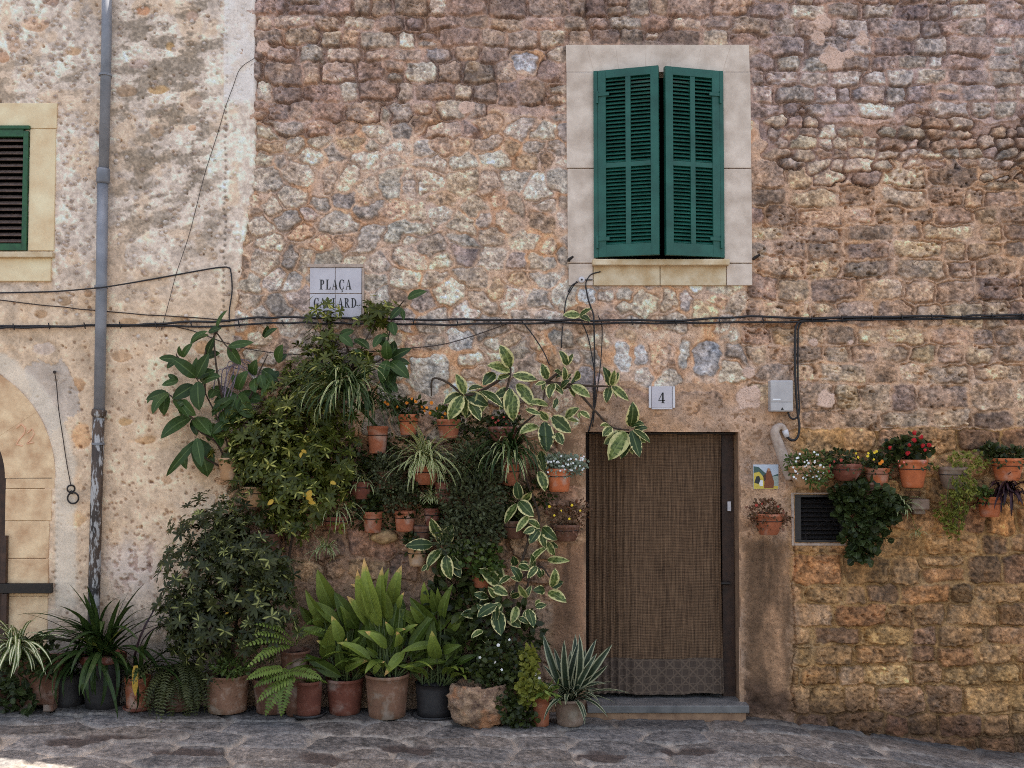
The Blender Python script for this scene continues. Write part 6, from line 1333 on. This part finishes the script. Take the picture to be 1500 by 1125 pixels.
th, tp, rt = wall_pot('flower_basket', 'woven brown basket of tiny yellow flowers next to the door frame', 828, 768, 792, 42, 30, 'brown', belly=.006)
rg = R(68); wall_leafy(th, tp, rt, rg, 'pinkish', [(830, 756, 32, 18, .13, .08), (845, 745, 20, 12, .12, .06)], 300, (.012, .026), ratio=.4)
for x, y in ((805, 742), (838, 740), (812, 755), (850, 748), (822, 748), (834, 760)): flower(th, 'yellow', (216, 186, 50), P(x, y, .22), .010)
# plants that grow straight behind the aspidistras, dark filling
th, tp, rt = floor_pot('cast_iron_plant', 'dark leafy plant in the shade behind the aspidistras and the rock', 690, 985, 1030, 50, 40, 'black', rim=0, dadd=.22)
rg = R(69); mb = MB(); scatter(mb, rg, [(700, 900, 40, 40, .16, .08), (660, 870, 30, 40, .12, .08), (760, 930, 36, 36, .14, .08), (690, 950, 40, 30, .2, .08)], 420, (.04, .08), ratio=.4, droop=.5); mb.build('foliage', LM['small_dark'], th)
th, tp, rt = wall_pot('wall_fern', 'dark ferny foliage filling the shade between the small centre pots', 618, 770, 796, 28, 20, 'brown', group=GW)
rg = R(71); mb = MB(); scatter(mb, rg, [(612, 720, 26, 30, .10, .07), (640, 690, 26, 24, .08, .06), (560, 690, 40, 40, .08, .06), (600, 660, 44, 28, .08, .06), (655, 765, 30, 26, .10, .06), (520, 700, 26, 50, .09, .06), (700, 650, 44, 24, .09, .06), (750, 740, 28, 44, .09, .06), (545, 760, 50, 16, .06, .04), (690, 620, 50, 16, .05, .03), (790, 720, 26, 24, .06, .04)], 2400, (.014, .030), ratio=.5); mb.build('foliage', LM['small_dark'], th)
# jutting stone
mb = MB(); c = P(563, 786, .03); rg = R(70); V = []; nU, nV = 28, 14
for j in range(nV):
    ph = -1.5+3.0*j/(nV-1)
    for i in range(nU):
        t = 2*math.pi*i/nU; x, y, z = math.cos(t)*math.cos(ph), math.sin(t)*math.cos(ph), math.sin(ph); k = 1+.35*float(fbm(np.array(x*2+y), np.array(z*2+y), .8, 3, 210)-.5); V.append((c[0]+x*.098*k, c[1]+y*.09*k, c[2]+z*.056*k))
mb.add(V, [(j*nU+i, j*nU+(i+1) % nU, (j+1)*nU+(i+1) % nU, (j+1)*nU+i) for j in range(nV-1) for i in range(nU)]); tag(mb.build('jutting_stone', plain_mat('jutting_stone_rock', A(178, 146, 104), A(130, 100, 72), 16, .9, 0, .2, .9, .012), None, True), 'rounded tan stone jutting from the wall under the scratched pot', 'stone')

# ================================================================== right of the door
GR = 'potted plants along the wall right of the doorway'
th, tp, rt = wall_pot('wall_planter', 'red flowered plant in a terracotta planter under the painted tile', 1126, 752, 783, 46, 26, 'mid', group=GR, belly=.006)
rg = R(80); wall_leafy(th, tp, rt, rg, 'pinkish', [(1126, 762, 30, 16, .16, .09), (1120, 745, 22, 12, .12, .07)], 360, (.012, .028), ratio=.45); 
for x, y in ((1108, 740), (1140, 742), (1148, 750), (1116, 738)): flower(th, 'red_small', (160, 66, 54), P(x, y, .2), .011)
th, tp, rt = wall_pot('corner_planter', 'wide pale planter of white flowers above the vent', 1184, 682, 714, 62, 36, 'pale', group=GR)
rg = R(81); wall_leafy(th, tp, rt, rg, 'small_green', [(1190, 680, 26, 20, .22, .10), (1195, 700, 18, 14, .3, .04), (1164, 676, 14, 10, .18, .06)], 420, (.016, .032), ratio=.35)
for k in range(36): flower(th, 'white_tiny', (226, 224, 216), P(rg.uniform(1160, 1208), rg.uniform(662, 702), .31+rg.uniform(0, .03)), .007)
th, tp, rt = wall_pot('ribbed_bowl', 'orange ribbed bowl with small yellow flowers right of the pale planter', 1239, 679, 704, 48, 28, 'red', group=GR, belly=.010)
rg = R(82); wall_leafy(th, tp, rt, rg, 'small_dark', [(1230, 670, 22, 12, .16, .09), (1250, 678, 18, 6, .2, .05), (1218, 680, 8, 10, .18, .05)], 230, (.014, .028), ratio=.5)
for x, y in ((1254, 664), (1257, 670), (1250, 672)): flower(th, 'yellow', (216, 196, 60), P(x, y, .24), .012)
for x, y in ((1216, 682), (1222, 676), (1232, 674), (1214, 690)): flower(th, 'red_small', (160, 66, 54), P(x, y, .26), .010)
th, tp, rt = wall_pot('viola_pot', 'orange pot of yellow violas between the ribbed bowl and the geranium', 1285, 685, 711, 37, 27, 'new', group=GR)
rg = R(83); wall_leafy(th, tp, rt, rg, 'small_dark', [(1285, 676, 22, 11, .13, .08)], 170, (.016, .03), ratio=.5)
for x, y in ((1271, 668), (1281, 663), (1280, 673), (1272, 664), (1284, 661)): flower(th, 'yellow', (216, 196, 60), P(x, y, .22), .012)
for x, y in ((1289, 679), (1292, 676)): flower(th, 'orange', (220, 130, 40), P(x, y, .24), .012, 8)
th, tp, rt = wall_pot('geranium_pot', 'red geranium in the tallest orange pot on the right wall', 1337, 673, 714, 44, 29, 'new', group=GR)
rg = R(84); wall_leafy(th, tp, rt, rg, 'small_dark', [(1325, 655, 26, 18, .14, .09), (1345, 660, 22, 14, .14, .08), (1305, 660, 12, 16, .12, .06)], 150, (.024, .04), ratio=.9, prof='round')
for x, y in ((1340, 634), (1339, 645), (1332, 652), (1355, 659), (1330, 664), (1361, 652), (1352, 653), (1304, 656), (1349, 640)): flower(th, 'geranium', (176, 36, 42), P(x, y, .25), .014)
for x, y in ((1316, 675), (1324, 677), (1354, 677), (1318, 682)): flower(th, 'pink_tiny', (214, 120, 110), P(x, y, .275), .008)
c = P(1345, 742, .06); mb = MB(); mb.box(c[0]-.065, c[0]+.065, -.115, .0, c[2]-.02, P(1345, 731, .1)[2]); mb.box(c[0]-.045, c[0]+.045, -.09, .0, c[2]-.055, c[2]-.021)
tag(mb.build('stone_corbel', TM['grey'], None, bevel=.01), 'small stone bracket in the wall under the geranium pot', 'stone bracket')
# ivy over the vent
th, tp, rt = wall_pot('ivy_pot', 'dark ivy hanging in a wedge over the vent', 1272, 706, 730, 32, 24, 'brown', group=GR)
rg = R(85); mb = MB(); scatter(mb, rg, [(1262, 725, 40, 22, .15, .08), (1272, 755, 44, 30, .15, .09), (1266, 785, 32, 24, .13, .08), (1263, 808, 18, 16, .1, .06), (1300, 740, 26, 22, .12, .07), (1240, 735, 20, 18, .12, .07)], 620, (.03, .052), ratio=.85, droop=.5); mb.build('foliage', LM['ivy'], th)
mb = MB()
for k in range(10): x = rg.uniform(1240, 1300); vine(mb, [tp, P(x, 740, .12), P((x+1264)/2, 790, .09)], .003, .002)
mb.build('stem', M['stem'], th)
th, tp, rt = wall_pot('little_spider_plant', 'little spider plant tucked between ivy and stone bracket', 1316, 736, 756, 24, 18, 'brown', group=GR)
rg = R(86); mb = MB(); rosette(mb, rg, tp, 34, (.10, .2), .010, (.1, 1.3), (1.0, 2.3), fwd=.3); rosette(mb, rg, P(1345, 780, .06), 16, (.05, .1), .008, (-.6, 1.), (.6, 1.8), fwd=.2); mb.tube(curve_pts([tp, P(1332, 750, .16), P(1340, 770, .1), P(1345, 780, .06)], 4), .002, 5, (.5, .5, .5, 1)); mb.build('foliage', LM['spider'], th)
# trailing succulent
th, tp, rt = wall_pot('trailing_succulent', 'yellow green trailing succulent spilling from a weathered grey pot', 1396, 684, 716, 42, 26, 'grey', group=GR, belly=.006)
rg = R(87); mb = MB()
SB = [(1415, 675, 32, 15, .2, .09), (1372, 686, 7, 12, .16, .05), (1440, 682, 12, 10, .16, .05), (1412, 712, 22, 20, .22, .06), (1400, 738, 24, 18, .16, .07), (1396, 762, 18, 18, .12, .06), (1396, 780, 9, 12, .08, .04), (1420, 725, 14, 20, .16, .06), (1376, 755, 8, 8, .1, .04)]
C, O = blob_pts(rg, SB, 330, .3)
for c_, o_ in zip(C, O): leaves(mb, np.tile(c_, (8, 1)), nrmz(o_*.7+FW*.3+rg.normal(0, .6, (8, 3))), FW+UP+rg.normal(0, .3, (8, 3)), rg.uniform(.018, .030, 8), .010, .3, .1, 'obov', 3, np.clip(rg.random()+rg.normal(0, .1, 8), 0, 1), rg)
mb.build('foliage', LM['yellow_green'], th)
mb = MB()
for k in range(12): x = rg.uniform(1385, 1425); vine(mb, [tp, P(x, 715, .24), P(x, 745, .14), P((x+1396)/2, 775, .08)], .003, .002)
mb.build('stem', M['stem_green'], th)
th, tp, rt = wall_pot('shaded_pot', 'orange pot with low green leaves at the right edge of the photo', 1476, 671, 704, 46, 32, 'new', group=GR)
rg = R(88); wall_leafy(th, tp, rt, rg, 'small_dark', [(1480, 664, 30, 8, .14, .08), (1450, 660, 12, 10, .1, .05)], 240, (.02, .036), ratio=.5)
th, tp, rt = wall_pot('purple_leaf_pot', 'leaning orange pot with dark purple strap leaves, lowest at right', 1450, 727, 757, 36, 25, 'new', group=GR)
rg = R(89); wall_leafy(th, tp, rt, rg, 'small_green', [(1442, 722, 12, 7, .16, .06)], 60, (.02, .035), ratio=.5)
mb = MB(); rosette(mb, rg, P(1476, 718, .12), 60, (.12, .30), .020, (.0, 1.2), (1.0, 2.4), fwd=.3, spread=.03); rosette(mb, rg, tp, 16, (.12, .24), .018, (.1, 1.2), (1.2, 2.4), fwd=.2, az=(-60, 60)); mb.tube([tp, P(1465, 718, .14), P(1476, 718, .12)], .008, 6, (.5, .5, .3, 1)); mb.build('purple_leaf', LM['purple'], th)
